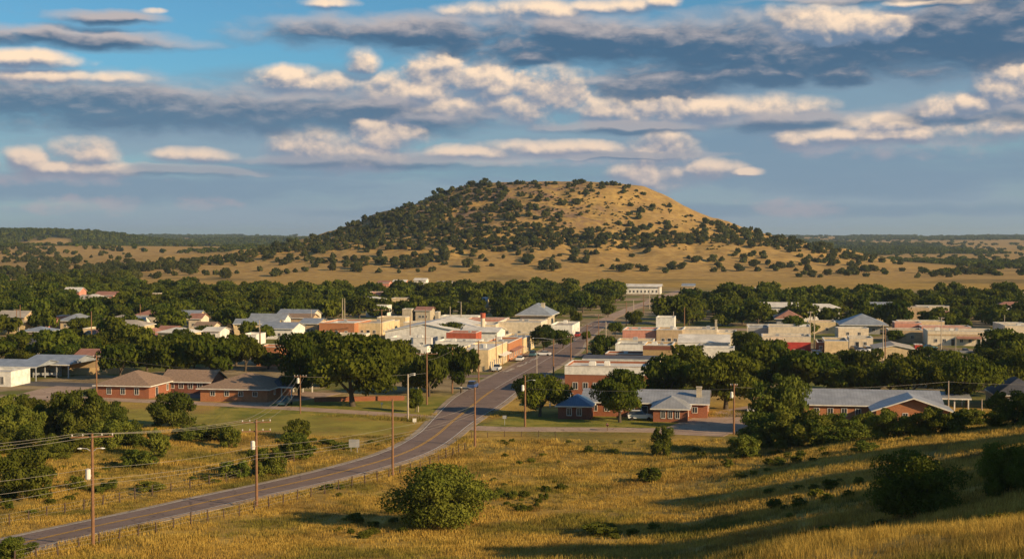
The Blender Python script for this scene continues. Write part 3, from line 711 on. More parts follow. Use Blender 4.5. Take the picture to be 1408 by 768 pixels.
def canopy(name, label, cat, pxl, pxr, py, h, dep, roof, rise=1.2, yaw=YAW, nposts=4, post='trim', back=None):
    p = at((pxl + pxr) / 2, py); w = (pxr - pxl) / F * p.y; ax = Vector((math.cos(yaw), math.sin(yaw)))
    root = link(name, None); root.location = (p.x - ax.x * w / 2, p.y - ax.y * w / 2, gz(p.x, p.y) - .02); root.rotation_euler = (0, 0, yaw); tag(root, label, cat)
    for y_ in (0.15, dep - 0.15):
        for i in range(nposts):
            x_ = 0.15 + (w - 0.3) * i / (nposts - 1); MB().box(x_ - .12, x_ + .12, y_ - .12, y_ + .12, -0.5, h).build('post', post, root)
    ov = 0.4; t_ = .14; r_ = MB()
    r_.solid([(-ov, -ov, h + t_), (w + ov, -ov, h + t_), (w + ov, dep / 2, h + rise + t_), (-ov, dep / 2, h + rise + t_)], t_)
    r_.solid([(w + ov, dep + ov, h + t_), (-ov, dep + ov, h + t_), (-ov, dep / 2 + .002, h + rise + t_), (w + ov, dep / 2 + .002, h + rise + t_)], t_)
    for x_ in (0, w): r_.face([(x_, 0, h), (x_, dep, h), (x_, dep / 2, h + rise)])
    r_.build('roof', roof, root); MB().box(-ov, w + ov, -ov - .05, -ov - .003, h - .15, h + t_).build('fascia', 'trim', root)
    if back: MB().box(0.3, w - 0.3, dep - 0.5, dep - 0.3, -0.5, h - 0.01).box(0.3, 0.5, dep * .4, dep - .502, -.5, h - .01).build('wall', back, root)
    c = p.to_2d() + Vector((-math.sin(yaw), math.cos(yaw))) * dep / 2; FOOT.append((c.x, c.y, max(w, dep) / 2)); return root
# ------------------------------------------------------------ roads
def asphalt(name, a, b, stain=0.5):
    def f(t):
        co = objco(t); n = t.noise(co, 0.16, 7, 0.7); n2 = t.noise(co, 3, 5, 0.75)
        vo = t.new('ShaderNodeTexVoronoi', feature='DISTANCE_TO_EDGE'); t.l.new(t.v('ADD', co, t.v('MULTIPLY', t.noise(co, .5, 3, .6, out=1), (3, 3, 0))), vo.inputs['Vector']); vo.inputs['Scale'].default_value = 0.16
        crack = t.m('MULTIPLY', t.m('LESS_THAN', vo.outputs['Distance'], 0.012), 0.55)
        c = t.mix(t.step(n, 0.35, 0.65), a, b); c = t.mix(t.m('MULTIPLY', t.step(n2, 0.42, 0.7), 0.35), c, tuple(v * 0.6 for v in a)); c = t.mix(crack, c, tuple(v * 0.35 for v in a))
        return princ(t, c, 0.85, 0.25)
    return mat(name, f)
MT['asphalt'] = asphalt('asphalt', (0.19, 0.13, 0.10), (0.245, 0.172, 0.135)); MT['gravel'] = asphalt('gravel_road', (0.36, 0.245, 0.17), (0.48, 0.34, 0.24))
MT['shoulder'] = asphalt('shoulder', (0.30, 0.23, 0.16), (0.42, 0.33, 0.23)); MT['dark_asphalt'] = asphalt('dark_asphalt', (0.08, 0.075, 0.075), (0.12, 0.11, 0.105))
MT['yellow_paint'] = plain('yellow_paint', (0.62, 0.34, 0.05), sc=1.5, var=0.25); MT['white_paint'] = plain('white_paint', (0.60, 0.55, 0.47), sc=1.5, var=0.25)
MT['concrete'] = plain('concrete', (0.42, 0.37, 0.30), sc=0.5)
def resample(P, step):
    P = np.array(P, float); s = np.r_[0, np.cumsum(np.hypot(*np.diff(P, axis=0).T))]; q = np.arange(0, s[-1], step)
    return np.stack([np.interp(q, s, P[:, 0]), np.interp(q, s, P[:, 1])], 1)
def ribbon(name, P, offs_, dz, m_, parent=None, edge=0.0, step=2.0, dash=None):
    P = resample(P, step); T_ = np.gradient(P, axis=0); T_ /= np.hypot(T_[:, 0], T_[:, 1])[:, None]; N_ = np.stack([T_[:, 1], -T_[:, 0]], 1)
    mb = MB(); rows = []
    for k in range(len(P)):
        r_ = []
        for o_ in offs_: x, y = P[k] + N_[k] * o_; r_.append((x, y, gz(x, y) + dz))
        if edge:
            r_ = [(r_[0][0], r_[0][1], r_[0][2] - edge)] + r_ + [(r_[-1][0], r_[-1][1], r_[-1][2] - edge)]
        rows.append(r_)
    # keep a steady crown: every point of a row at least as high as the straight line between its ends
    n = len(rows[0]); V_ = [p for r_ in rows for p in r_]
    F_ = [(k * n + q, k * n + q + 1, (k + 1) * n + q + 1, (k + 1) * n + q) for k in range(len(rows) - 1) for q in range(n - 1) if dash is None or (k * step) % dash[0] < dash[1]]
    me = bpy.data.meshes.new(name); me.from_pydata(V_, [], [f[::-1] for f in F_]); me.materials.append(MT[m_]); me.update()
    return link(name, me, parent)
def gp(pts): return chaikin([tuple(at(*p)[:2]) if p[1] < 765 else near_flat(*p) for p in pts], 2)
_RP = resample(ROAD, 2.0); k0 = int(np.argmax(_RP[:, 1] > 585)); k1 = int(np.argmax(_RP[:, 1] > 325))
def halfw(P): return 3.7 + 2.4 * sst(P[:, 1], 250, 310) * (1 - sst(P[:, 1], 430, 480)) - 0.9 * sst(P[:, 1], 560, 620)
def vribbon(name, P, cols, dz, m_, edge=0.0):
    T_ = np.gradient(P, axis=0); T_ /= np.hypot(T_[:, 0], T_[:, 1])[:, None]; N2 = np.stack([T_[:, 1], -T_[:, 0]], 1); W_ = halfw(P); V_, n = [], len(cols) + (2 if edge else 0)
    for k in range(len(P)):
        r_ = []
        for a_, b_ in cols: x, y = P[k] + N2[k] * (a_ * W_[k] + b_); r_.append((x, y, gz(x, y) + dz))
        if edge: r_ = [(r_[0][0], r_[0][1], r_[0][2] - edge)] + r_ + [(r_[-1][0], r_[-1][1], r_[-1][2] - edge)]
        V_ += r_
    F_ = [(k * n + q, (k + 1) * n + q, (k + 1) * n + q + 1, k * n + q + 1) for k in range(len(P) - 1) for q in range(n - 1)]
    me = bpy.data.meshes.new(name); me.from_pydata(V_, [], F_); me.materials.append(MT[m_]); me.update(); return tag(link(name, me), kind='structure')
vribbon('road_shoulder', _RP[:k0], [(-1, -1.0), (-1, 0), (0, 0), (1, 0), (1, 1.0)], 0.07, 'shoulder', .3)
vribbon('road', _RP[:k0], [(f_, 0) for f_ in (-1, -.66, -.33, 0, .33, .66, 1)], 0.12, 'asphalt', .14)
vribbon('far_road', _RP[k0 - 1:], [(f_, 0) for f_ in (-1.1, -.4, .4, 1.1)], 0.10, 'gravel', .14)
for o0 in (-.22, .10): vribbon('yellow_road_marking', _RP[:k1], [(0, o0), (0, o0 + .16)], 0.15, 'yellow_paint')
vribbon('yellow_road_marking', _RP[k1:k0], [(0, -.08), (0, .06)], 0.15, 'white_paint').name = 'centre_road_marking'
for s_ in (-1, 1): vribbon('white_road_marking', _RP[:k1], [(s_, -.34 * (s_ > 0) + .16 * (s_ < 0)), (s_, -.16 * (s_ > 0) + .34 * (s_ < 0))], 0.15, 'white_paint')
# side roads and yards
for nm, pts, w_, m_ in (
    ('gravel_road', [(-60,551),(60,545),(200,551),(330,557),(450,564),(560,571),(612,576)], 2.6, 'gravel'),
    ('side_road', [(650,588),(700,590),(800,590),(900,591),(1010,594),(1110,590)], 2.9, 'gravel'),
    ('driveway', [(945,598),(975,585),(1010,572),(1060,562),(1110,555)], 6.5, 'gravel'),
    ('parking_lot', [(-60,526),(60,527),(150,531),(225,540),(300,545)], 4.5, 'dark_asphalt'),
    ('driveway', [(20,556),(60,540),(110,530)], 5.0, 'gravel'),
    ('driveway', [(330,556),(420,545),(450,538)], 4.5, 'gravel'),
    ('cross_street', [(560,520),(640,517),(715,516),(800,521)], 3.6, 'asphalt'),
    ('cross_street', [(480,478),(620,488),(748,487),(850,489),(900,500)], 3.6, 'asphalt'),
    ('cross_street', [(700,447),(815,450),(1000,453),(1200,455),(1420,462)], 4.0, 'gravel'),
    ('parking_lot', [(1020,486),(1150,488),(1290,490),(1420,498)], 9.0, 'gravel'),
    ('cross_street', [(740,413),(900,412),(1060,408)], 4.0, 'gravel'),
    ('cross_street', [(0,463),(150,468),(330,474),(480,478)], 3.6, 'asphalt'),
    ('kerb', [(690,513),(722,500),(748,487)], 0.6, 'concrete')):
    global_dz = {'parking_lot': 0.035, 'driveway': 0.045, 'cross_street': 0.055, 'side_road': 0.05, 'gravel_road': 0.05, 'kerb': 0.12}[nm]
    o = ribbon(nm, gp(pts), [-w_, -w_ / 2, 0, w_ / 2, w_], global_dz, m_, edge=0.1, step=3.0); tag(o, kind='structure')
# ------------------------------------------------------------ buildings
B = building
G1 = 'brick houses on the near side of town'
B('brick_house', 'low red brick house with brown hip roof, far left beside the dark parking lot', 'house', 131,207,547,2.8,14,'hip','brick_red','shingle_brown',rise=2.6,over=.7,wf=3,ww=1.1,wh=1.5,wz=.8,wr=2,doorr=(0,),group=G1)
B('brick_house', 'low red brick house with brown hip roof, beside the open carport and gravel road', 'house', 273,370,552,2.8,16,'hip','brick_orange','shingle_brown',rise=2.7,over=.7,wf=4,ww=1.1,wh=1.1,wz=1.2,wr=2,group=G1)
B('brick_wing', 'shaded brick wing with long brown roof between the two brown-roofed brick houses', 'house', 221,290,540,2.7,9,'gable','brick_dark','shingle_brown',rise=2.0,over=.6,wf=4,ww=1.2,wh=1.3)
canopy('carport', 'dark shingled carport on the right end of the brown-roofed brick house', 'carport', 372,402,549,2.7,15,'shingle_dark',rise=1.6,nposts=3)
B('metal_roof_house', 'long brick building with ribbed grey metal roof and pale chimney, behind the lawn', 'building', 800,972,573,2.8,13,'gable','brick_red','roof_metal',rise=1.8,wf=9,wr=2,chim=(.93,.25,1.0,5.6),doorf=(4,))
B('brick_annex', 'small brick front wing with hipped ribbed metal roof beside the driveway', 'building', 898,945,580,2.6,9,'hip','brick_red','roof_metal',rise=1.9,wf=3,ww=.9,wh=1.5,wz=.7,wr=1)
B('blue_roof_house', 'small dark brick house with slate blue hip roof next to round street tree', 'house', 767,812,576,2.6,9,'hip','brick_dark','roof_blue',rise=1.7,wf=2,ww=1.0,wh=1.5,wz=.7)
canopy('green_canopy', 'low flat pale green canopy left of the slate blue roof', 'canopy', 755,781,560,2.4,5,'steel',rise=.2,nposts=2)
B('brick_hall', 'long brick building with corrugated grey metal roof behind the right-hand bushes', 'building', 1106,1292,578,2.9,15,'gable','brick_orange','roof_metal',rise=2.1,wf=9,ww=1.1,wh=1.6,wz=.7,wr=2,doorf=(5,))
B('brick_gable_wing', 'orange brick gable front projecting from the corrugated-roof hall', 'building', 1206,1304,583,2.6,8,'gable','brick_orange','roof_metal',rise=2.2,axis='y',over=1.0,wf=4,ww=1.0,wh=1.5,wz=.6)
canopy('carport', 'pale metal carport right of the corrugated-roof brick hall', 'carport', 1293,1332,564,2.4,9,'roof_metal',rise=.8,nposts=3)
B('shaded_house', 'shaded house with dark hip roof at the right edge behind bushes', 'house', 1372,1440,562,2.8,14,'hip','tan','shingle_dark',rise=3.0,wf=3)
B('white_shop', 'white block building with grey-framed window at the far left edge', 'building', -34,17,531,3.5,9,'flat','white','roof_grey',wf=3,ww=1.0,wh=1.9,wz=.5)
canopy('carport', 'broad grey metal carport over a parked truck at the left', 'carport', 26,97,519,3.3,18,'roof_grey',rise=1.6,nposts=5,post='steel',back='tan')
canopy('carport', 'low pale metal carport joining the white block building', 'carport', -38,53,523,3.4,13,'roof_grey',rise=1.2,nposts=5,post='steel',back='cream')
canopy('open_shed', 'open shed with rusty red roof on white posts', 'shed', 100,143,507,3.2,10,'roof_rust',rise=1.7,nposts=3,back='grey')
B('brick_storefront', 'red brick storefront with broad white top band beside main street', 'building', 776,890,543,6.4,14,'flat','brick_red','roof_white',band=(4.5,6.3,'white'),wf=7,ww=1.2,wh=1.6,wz=1.2,ac=3,doorf=(3,))
B('cream_warehouse', 'cream low warehouse with flat grey roof behind the white-banded brick storefront', 'building', 801,906,523,5.1,11,'gable','cream','roof_dark',rise=.5,wf=5,wz=1.5,over=.2)
B('brick_shop', 'low red brick shop with arched openings and pale roof beside main street', 'shop', 832,884,507,4.0,9,'flat','brick_red','roof_white',wf=4,ww=1.3,wh=1.5,wz=.9,ac=1)
B('tan_brick_block', 'tall tan brick block with dark brick cap and white roof', 'building', 884,924,510,6.7,14,'flat','brick_tan','roof_white',band=(5.6,6.6,'brick_dark'),ac=2,wf=2)
B('white_block', 'wide whitewashed building right of the tan brick block', 'building', 923,1009,502,4.7,8,'flat','white','roof_tan',wf=4,ac=2,wz=1.5,wl=1)
B('white_barrel_roof_hall', 'white hall with broad curved pale roof behind the whitewashed building', 'building', 932,1003,491,4.2,14,'gable','white','roof_white',rise=1.9,over=.1)
B('grey_roof_shop', 'white shop with flat dark grey roof left of the tan brick block', 'shop', 846,894,494,4.3,12,'flat','white','roof_dark',ac=1,wl=3)
B('yellow_shop', 'low pale yellow shop on the right kerb of main street', 'shop', 849,898,484,3.6,8,'flat','yellow','roof_tan',wl=2,ac=1)
B('pink_shop', 'salmon pink shop front on the right side of main street', 'shop', 856,902,473,4.6,15,'flat','pink','roof_white',wf=4,wl=3,wz=.6,wh=1.2,ac=2)
B('tan_shop', 'tan plastered shop right of the salmon pink one', 'shop', 902.5,938,474,4.9,14,'flat','tan','roof_white',wf=3,ac=2,doorf=(1,))
B('white_upper_block', 'tall plain white block standing behind the salmon pink shop', 'building', 902,927,462,6.6,10,'flat','white','roof_white')
B('cream_shop', 'long cream building with stained wall and dark doorway beside the thin chimney', 'building', 938.5,985,474,5.0,14,'flat','cream','roof_tan',wf=4,doorf=(0,3),ac=2,wz=.6,chim=(.98,.1,.7,8.0))
B('cream_shop', 'low cream building at the right end of the cream and tan row', 'building', 986,1012,473,3.9,12,'flat','cream','roof_grey',wf=2,ac=1)
B('red_front_store', 'tan store with red lower front and bright red awning', 'shop', 1048,1114,483,4.6,11,'flat','cream','roof_tan',band=(0.2,2.9,'redpaint'),wf=5,wz=.7,wh=1.4,ww=1.5,awn=(.18,.42,3.3,1.8,'redpaint'),ac=1)
B('cream_store', 'cream store with flat roof directly behind the red front store', 'building', 1057,1114,471,5.3,13,'flat','cream','roof_grey',wf=3,wz=2,ac=2)
B('grey_store', 'grey metal building left of the cream store behind the red front', 'building', 1029,1056,469,4.6,14,'flat','grey','roof_grey',ac=1)
B('cream_box_shop', 'blank cream box-shaped building with grey roof across from the red store', 'building', 1134,1166,486,3.8,15,'flat','yellow','roof_grey')
B('pink_lean_to', 'narrow pinkish brick lean-to left of the blank cream box', 'building', 1124,1133.6,485,3.2,12,'flat','brick_dark','roof_rust',wf=1)
B('pale_garage', 'pale garage with grey roof behind parked cars', 'garage', 1168,1200,479,3.3,10,'flat','cream','roof_grey',wf=2,doorf=(0,))
B('gable_workshop', 'pale workshop with low tan gable roof beside tall twin poles', 'building', 1204,1257,496,3.3,15,'gable','yellow','roof_tan',rise=1.1,axis='y',over=.3)
B('red_kiosk', 'tiny red kiosk right of the pale gable workshop', 'kiosk', 1258,1268,487,2.9,3.5,'flat','redpaint','roof_white',wf=1,ww=.8,wz=.9)
B('long_shop_row', 'long tan shop row with brown porch at the edge of the woods', 'building', 1277,1367,475,4.7,13,'flat','cream','roof_tan',wf=7,doorf=(2,5),awn=(.42,.8,3.0,2.4,'roof_rust'),band=(3.2,3.7,'tan'),ac=3)
B('pale_block', 'two-storey pale block at the right edge of the town', 'building', 1383,1445,474,6.2,14,'flat','cream','roof_grey',wf=5,ac=1)
B('red_roof_low_house', 'low house with pinkish red roof half hidden by trees at the right', 'house', 1338,1369,505,2.2,8,'gable','tan','roof_red',rise=.9)
B('pavilion_house', 'large house with stepped blue-grey hip roof in front of the woods', 'house', 1164,1210,459,3.4,15,'hip','grey','roof_grey',rise=3.6,over=2.6,wf=4)
B('rust_roof_house', 'dark house with rusty hip roof among the trees', 'house', 1068,1101,449,3.2,14,'hip','grey','roof_rust',rise=3.0,wf=2,over=.9)
B('courthouse', 'stone hall with high grey hip roof and wide eaves among trees', 'building', 715,754,449,4.6,18,'hip','stone','roof_grey',rise=4.2,over=1.8,wf=4,ww=1.2,wh=1.9,wz=1,chim=(.72,.4,1.4,8.8))
B('white_end_shop', 'white shop at the far end of the left street side, red truck in front', 'shop', 755,787,463,4.1,22,'flat','white','roof_tan',wr=4,ac=1)
B('cream_rear_building', 'wide cream building with stained parapet in front of the courthouse', 'building', 684,744,463,5.2,17,'flat','cream','roof_tan',ac=2,wf=3)
B('cream_rear_building', 'low cream building beside the red-topped chimney stack', 'building', 646,682,464,4.6,15,'flat','cream','roof_white',ac=1)
B('street_storefront', 'nearest tan storefront of the row along the left of main street', 'shop', 628,672,510,5.6,29,'flat','yellow','roof_white',wr=9,wz=.6,wh=1.9,ww=1.5,doorr=(1,4,7),ac=4,awnr=(.5,.95,3.2,1.6,'trim'))
B('street_storefront', 'middle orange storefront of the row along the left of main street', 'shop', 662,699,496,5.0,25,'flat','brick_orange','roof_tan',wr=7,wz=.6,wh=1.8,ww=1.5,doorr=(2,5),ac=3,awnr=(.1,.8,3.0,1.5,'roof_rust'))
B('street_storefront', 'farthest pale storefront of the row along the left of main street', 'shop', 684,720,485.5,4.4,24,'flat','yellow','roof_grey',wr=6,wz=.6,wh=1.6,ww=1.3,doorr=(1,3),ac=3)
B('white_parapet_shop', 'white parapet building left behind the street storefronts', 'building', 598,656,489,4.2,11,'flat','white','roof_grey',wf=4,ac=3,wz=1.4)
B('red_metal_building', 'bright orange-red metal building above the white parapet', 'building', 613,655,481,5.4,9,'flat','roof_red','roof_rust',ac=1)
B('white_low_hall', 'white hall with pale gable roof right behind the orange-red building', 'building', 634,684,473,4.0,15,'gable','white','roof_white',rise=1.0)
B('white_warehouse', 'very large low white warehouse with pale gable roof', 'warehouse', 528,640,472,3.8,45,'gable','white','roof_white',rise=2.6,axis='y',over=.4,wf=6,wz=1.2)
B('white_flat_shop', 'white flat shop in front of the large white warehouse', 'building', 534,594,480,3.6,9,'flat','white','roof_tan',wf=3,ac=2)
B('low_white_annex', 'low white annex with dark green roof strip behind the oak crowns', 'building', 532,588,490,3.0,8,'flat','white','roof_dark',wf=4,ac=1)
B('orange_brick_building', 'long orange brick building with pale roof behind the big oaks', 'building', 438,488,463,4.9,22,'flat','brick_orange','roof_white',wf=3,ac=3)
B('cream_end_building', 'cream building attached to the right end of the orange brick one', 'building', 488.5,524,462,4.7,20,'flat','yellow','roof_tan',wf=3,doorf=(1,),wr=3,ac=2)
B('tan_gable_house', 'tan gabled house with dark porch left of the orange brick building', 'house', 411,437,460,4.0,14,'gable','tan','roof_grey',rise=1.4,wf=3)
B('low_cream_row', 'low cream wall building in front of the orange brick one', 'building', 461,503,471,2.9,6,'flat','cream','roof_tan',wf=3)
B('white_gable_house', 'white house with broad grey gable roof behind left-centre trees', 'house', 356,403,466,3.6,14,'gable','white','roof_grey',rise=1.7,wf=4)
B('white_garage', 'small white garage left of the broad grey gable house', 'garage', 331,353,474,3.4,9,'flat','white','roof_white',wf=1)
B('orange_brick_house', 'narrow orange brick house with white parapet peeping between dark oaks', 'house', 352,383,503,5.2,9,'flat','brick_orange','roof_white',wf=2)
B('cream_long_building', 'cream long building at the left edge below the woods', 'building', -24,36,458,3.9,12,'flat','yellow','roof_tan',wf=5)
B('pink_house', 'pinkish house right of the cream long building at the left edge', 'house', 39,63,453,3.4,10,'gable','pink','roof_rust',rise=1.2,wf=2)
B('white_hip_house', 'white house with grey hip roof in front of left woods', 'house', 82,112,453,3.4,12,'hip','yellow','roof_grey',rise=2.4,wf=4,over=.8)
B('rust_roof_house', 'house with long reddish gable roof below the grey hip roof house', 'house', 104,141,476,2.6,11,'gable','cream','roof_rust',rise=2.4,over=.6,axis='y')
B('white_cottage', 'small white cottage at the left edge behind the carports', 'house', -10,20,485,3.0,8,'gable','white','roof_white',rise=1.2,wf=2)
B('dark_roof_house', 'low house with dark roof in shadow at the left', 'house', 22,46,487,2.6,10,'gable','grey','shingle_dark',rise=1.6,wf=1)
B('low_white_shed', 'low white-roofed shed left of the trees', 'shed', 32,62,466,2.4,8,'gable','white','roof_white',rise=.8)
B('rust_roof_bungalow', 'bungalow with reddish-tan hip roof, left of its pair among the trees', 'house', 191,214,472,2.6,10,'hip','pink','roof_rust',rise=2.2)
B('rust_roof_bungalow', 'bungalow with reddish-tan gable roof, right of its pair among the trees', 'house', 214,238,469,2.8,10,'gable','pink','roof_rust',rise=2.0,wf=2)
B('white_cottage', 'tiny white gabled cottage deep in the left trees', 'house', 183,196,454,3.2,7,'gable','white','roof_grey',rise=1.8,wf=1)
B('cream_cottage', 'cream two-part cottage in a gap of the trees', 'house', 259,277,452,4.0,8,'gable','cream','roof_rust',rise=1.6,wf=2)
B('cream_cottage', 'low cream cottage with brown roof in front of the two-part cottage', 'house', 266,293,460,3.0,8,'gable','cream','shingle_brown',rise=1.3,wf=2)
B('pale_green_house', 'pale house with light roof between trees left of the white garage', 'house', 279,303,467,3.0,9,'gable','white','roof_white',rise=1.0,wf=2)
B('yellow_cottage', 'yellowish cottage tucked between two round trees', 'house', 294,312,457,3.2,8,'gable','yellow','roof_tan',rise=1.4)
FG = 'far white sheds on the plain at the foot of the hill'
B('far_white_building', 'long white building with pale roof beside the far road at the hill foot', 'building', 861,908,404,4.6,12,'gable','white','roof_white',rise=1.2,wf=8,wz=.8,wh=1.6,over=.9)
B('far_white_block', 'white flat block right of the far road', 'building', 956,985,416,4.0,12,'flat','white','roof_white',wf=3)
B('far_tan_shed', 'tan shed with grey roof behind the far white block', 'shed', 938,955,402,4.2,10,'gable','tan','roof_grey',rise=1.2)
B('far_white_shed', 'white shed with bright roof right of the far tan shed', 'shed', 1020,1038,407,3.6,10,'gable','white','roof_white',rise=1.3)
B('far_small_house', 'small pale house with grey roof right of the far white block', 'house', 990,1004,406,3.6,9,'gable','white','roof_grey',rise=1.4)
for i_, (a_, b_, py_, h_, wl_, rf_, lb_) in enumerate(((519,535,394,2.8,'pink','roof_rust','leftmost far shed, low and pinkish brown, at the hill foot'),(540,558,393,3.0,'pink','roof_white','far shed with pink wall and white roof at the hill foot'),
    (569,586,393,4.2,'white','roof_white','tallest bright white far shed at the hill foot'),(600,621,395,3.0,'white','roof_tan','wide low white far shed with tan roof at the hill foot'),(624,632,397,2.6,'grey','roof_white','tiny grey far shed beside the wide white one'),(636,647,398,2.8,'white','roof_white','rightmost small white far shed of the hill foot row'))):
    B('far_shed', lb_, 'shed', a_, b_, py_, h_, 8, 'gable', wl_, rf_, rise=1.2, group=FG, wf=1 if i_ in (1, 2, 3) else 0)
B('pale_far_house', 'pale house roof deep in the left woods', 'house', 38,57,405,3.4,9,'gable','white','roof_white',rise=1.4)
B('pale_far_house', 'cream house among woods above the left edge roofs', 'house', 68,86,424,3.4,9,'gable','yellow','roof_tan',rise=1.4)
B('pale_far_house', 'white house front in the woods left of centre', 'house', 240,258,414,3.6,9,'gable','white','roof_tan',rise=1.4)
B('ruined_tan_house', 'tall narrow tan house front behind the large warehouse', 'house', 553,566,441,4.9,6,'flat','stone','roof_tan',wf=1)
B('tan_two_storey_house', 'tan two-storey house with broken roof line behind the warehouse', 'house', 571,592,441,4.4,9,'gable','stone','roof_rust',wf=3,wz=1.2,rise=1.2)
B('tan_outbuilding', 'slim tan outbuilding right of the two-storey tan house', 'building', 598,603,444,4.5,4,'flat','stone','roof_tan')
for a_, b_, py_, wl_, rf_, lb_ in ((1108,1122,437,'white','roof_grey','small pale house showing in the right woods'),(1290,1306,446,'white','roof_rust','small white-walled house showing below the right woods'),(648,668,423,'cream','roof_grey','cream house showing between woods and warehouse roof')):
    B('pale_small_house', lb_, 'house', a_, b_, py_, 3.4, 9, 'gable', wl_, rf_, rise=1.6, wf=2)
hs_ = random.Random(31); nh = 0
for X0, X1, Y0, Y1, n_, gname in ((10,410,446,476,13,'left'),(420,700,446,458,5,'centre'),(1020,1400,455,474,8,'right'),(60,620,408,436,11,'woods'),(1000,1400,424,446,9,'rightwoods')):
    k_ = 0
    for _ in range(400):
        if k_ >= n_: break
        X_, Y_ = hs_.uniform(X0, X1), hs_.uniform(Y0, Y1); q = at(X_, Y_); wm_ = hs_.uniform(9, 17)
        if any((a - q.x) ** 2 + (b_ - q.y - 4) ** 2 < (c_ + wm_ * .62) ** 2 for a, b_, c_ in FOOT) or dist_poly(np.array([q.x]), np.array([q.y]), ROAD[::4])[0] < 17: continue
        LB = {'left': ('small pale-roofed house among the left-hand trees', 'small houses among the left trees'), 'centre': ('small pale building between woods and the centre rooftops', 'small buildings behind the centre'), 'right': ('small pale building among the right-hand town trees', 'small buildings among the right trees'),
              'woods': ('house roof showing inside the left woods', 'roofs inside the left woods'), 'rightwoods': ('house roof showing inside the right woods', 'roofs inside the right woods')}[gname]
        B('small_house', LB[0], 'house', 0, 0, 0, hs_.uniform(3.4, 4.4) + (1.5 if 'woods' in gname else 0), hs_.uniform(7, 10), (hs_.choice(['gable', 'hip', 'flat']) if 'woods' in gname or gname == 'left' else 'flat'), hs_.choice(['white', 'cream', 'yellow', 'white', 'tan', 'pink']), hs_.choice(['roof_white', 'roof_tan', 'roof_white', 'roof_grey', 'roof_rust', 'shingle_brown']),
          group=LB[1], yaw=YAW + (0 if hs_.random() < .7 else rad(90) * 0 + rad(hs_.uniform(-8, 8))), rise=hs_.uniform(1.2, 2.0), wf=2, pos=(q.x, q.y), width=wm_); k_ += 1
# chimney stack and block wall
p = at(664, 466); o = link('chimney_stack', None, loc=(p.x, p.y, 0)); tag(o, 'cream chimney stack with red top rising above the pale roofs', 'chimney')
MB().tube([(0,0,-.5),(0,0,7.2)], [.95,.72], 12).build('shaft', 'cream', o); MB().tube([(0,0,7.21),(0,0,8.9)], [.86,.98], 12).build('cap', 'roof_red', o)
def blockwall(label, pts, h, m_):
    P_ = [at(*q) for q in pts]; mb = MB()
    for a, b in zip(P_[:-1], P_[1:]):
        d = (b - a); n = Vector((-d.y, d.x, 0)).normalized() * .12
        mb.solid([(a - n)[:2] + (h,), (b - n)[:2] + (h,), (b + n)[:2] + (h,), (a + n)[:2] + (h,)] if False else [((a - n).x, (a - n).y, h), ((b - n).x, (b - n).y, h), ((b + n).x, (b + n).y, h), ((a + n).x, (a + n).y, h)], h + .3)
    return tag(mb.build('block_wall', m_), label, 'wall')
blockwall('tan block wall in front of the open rusty shed', [(85,515),(150,514),(185,515)], 1.7, 'brick_tan')
blockwall('low orange brick wall under the biggest oak', [(432,552),(556,550)], 1.0, 'brick_red')

# ------------------------------------------------------------ utility poles
POLES = {}
def pole(px, py, ptop, label, arm=None, trans=False, lamp=None, arm2=False, mat_='pole', group='utility poles', h=None):
    p = at(px, py); h_ = h or (py - ptop) * p.y / F * 1.005; z = gz(p.x, p.y); o = link('utility_pole', None, loc=(p.x, p.y, z)); tag(o, label, 'pole', group)
    r = 0.17 if h_ > 8 else 0.12
    MB().tube([(0,0,-.5),(0,0,h_)], [r * 1.15, r * .75], 8).build('shaft', mat_, o)
    if arm:
        a = rad(arm[1]); u = Vector((math.cos(a), math.sin(a), 0)); L = arm[0] / 2
        for k, zz in enumerate((h_ - .35, h_ - 1.5) if arm2 else (h_ - .35,)):
            m_ = MB(); n = Vector((-u.y, u.x, 0)) * .06; c = Vector((0, 0, zz)) + n * 3.2
            m_.solid([c - u * L - n + Vector((0,0,.07)), c + u * L - n + Vector((0,0,.07)), c + u * L + n + Vector((0,0,.07)), c - u * L + n + Vector((0,0,.07))], .14); m_.build('crossarm', mat_ if mat_ == 'pole' else 'polelight', o)
            for q in (-.95, -.45, .45, .95):
                c2 = c + u * L * q; MB().tube([c2 + Vector((0,0,.07)), c2 + Vector((0,0,.16)), c2 + Vector((0,0,.32))], [.03,.09,.05], 6).build('insulator', 'insul', o)
    if trans:
        t_ = MB(); c = Vector((-.42, -.1, h_ * trans)); t_.tube([c, c + Vector((0,0,.06)), c + Vector((0,0,1.0)), c + Vector((0,0,1.12))], [.2,.27,.27,.12], 10); t_.box(-.25, -.1, -.15, -.05, h_ * trans + .3, h_ * trans + .5)
        t_.build('transformer', 'trim', o)
    for lm in (lamp or []):
        a = rad(lm[1]); u = Vector((math.cos(a), math.sin(a), 0)); zz = h_ * lm[2]
        ar = MB().tube([(0,0,zz), Vector((0,0,zz + .35)) + u * lm[0] * .5, Vector((0,0,zz + .4)) + u * lm[0]], .045, 5).build('lamp_arm', 'steel', o)
        c = Vector((0,0,zz + .36)) + u * lm[0]; MB().tube([c - u * .06, c + u * .1, c + u * .38], [.05,.09,.04], 8).build('lamp_head', 'lampwhite', ar)
    POLES[label] = (p.x, p.y, z, h_); return o
PN = 'timber power poles along the near road'
pole(128,752,595,'nearest timber pole with white transformer and curved lamp brackets',arm=(4.2,12),trans=.60,lamp=[(1.1,185,.84),(.9,5,.84)],group=PN)
pole(353,697,576,'timber pole with double crossarm beside the road, second along the fence',arm=(3.6,10),arm2=True,trans=.66,group=PN)
pole(540,655,548,'plain bare timber pole beside the road left of the spreading bush',group=PN)
pole(653,614,532,'plain timber pole with short lamp arm at the road bend',lamp=[(2.2,175,.96)],group=PN)
PT = 'power poles in the town'
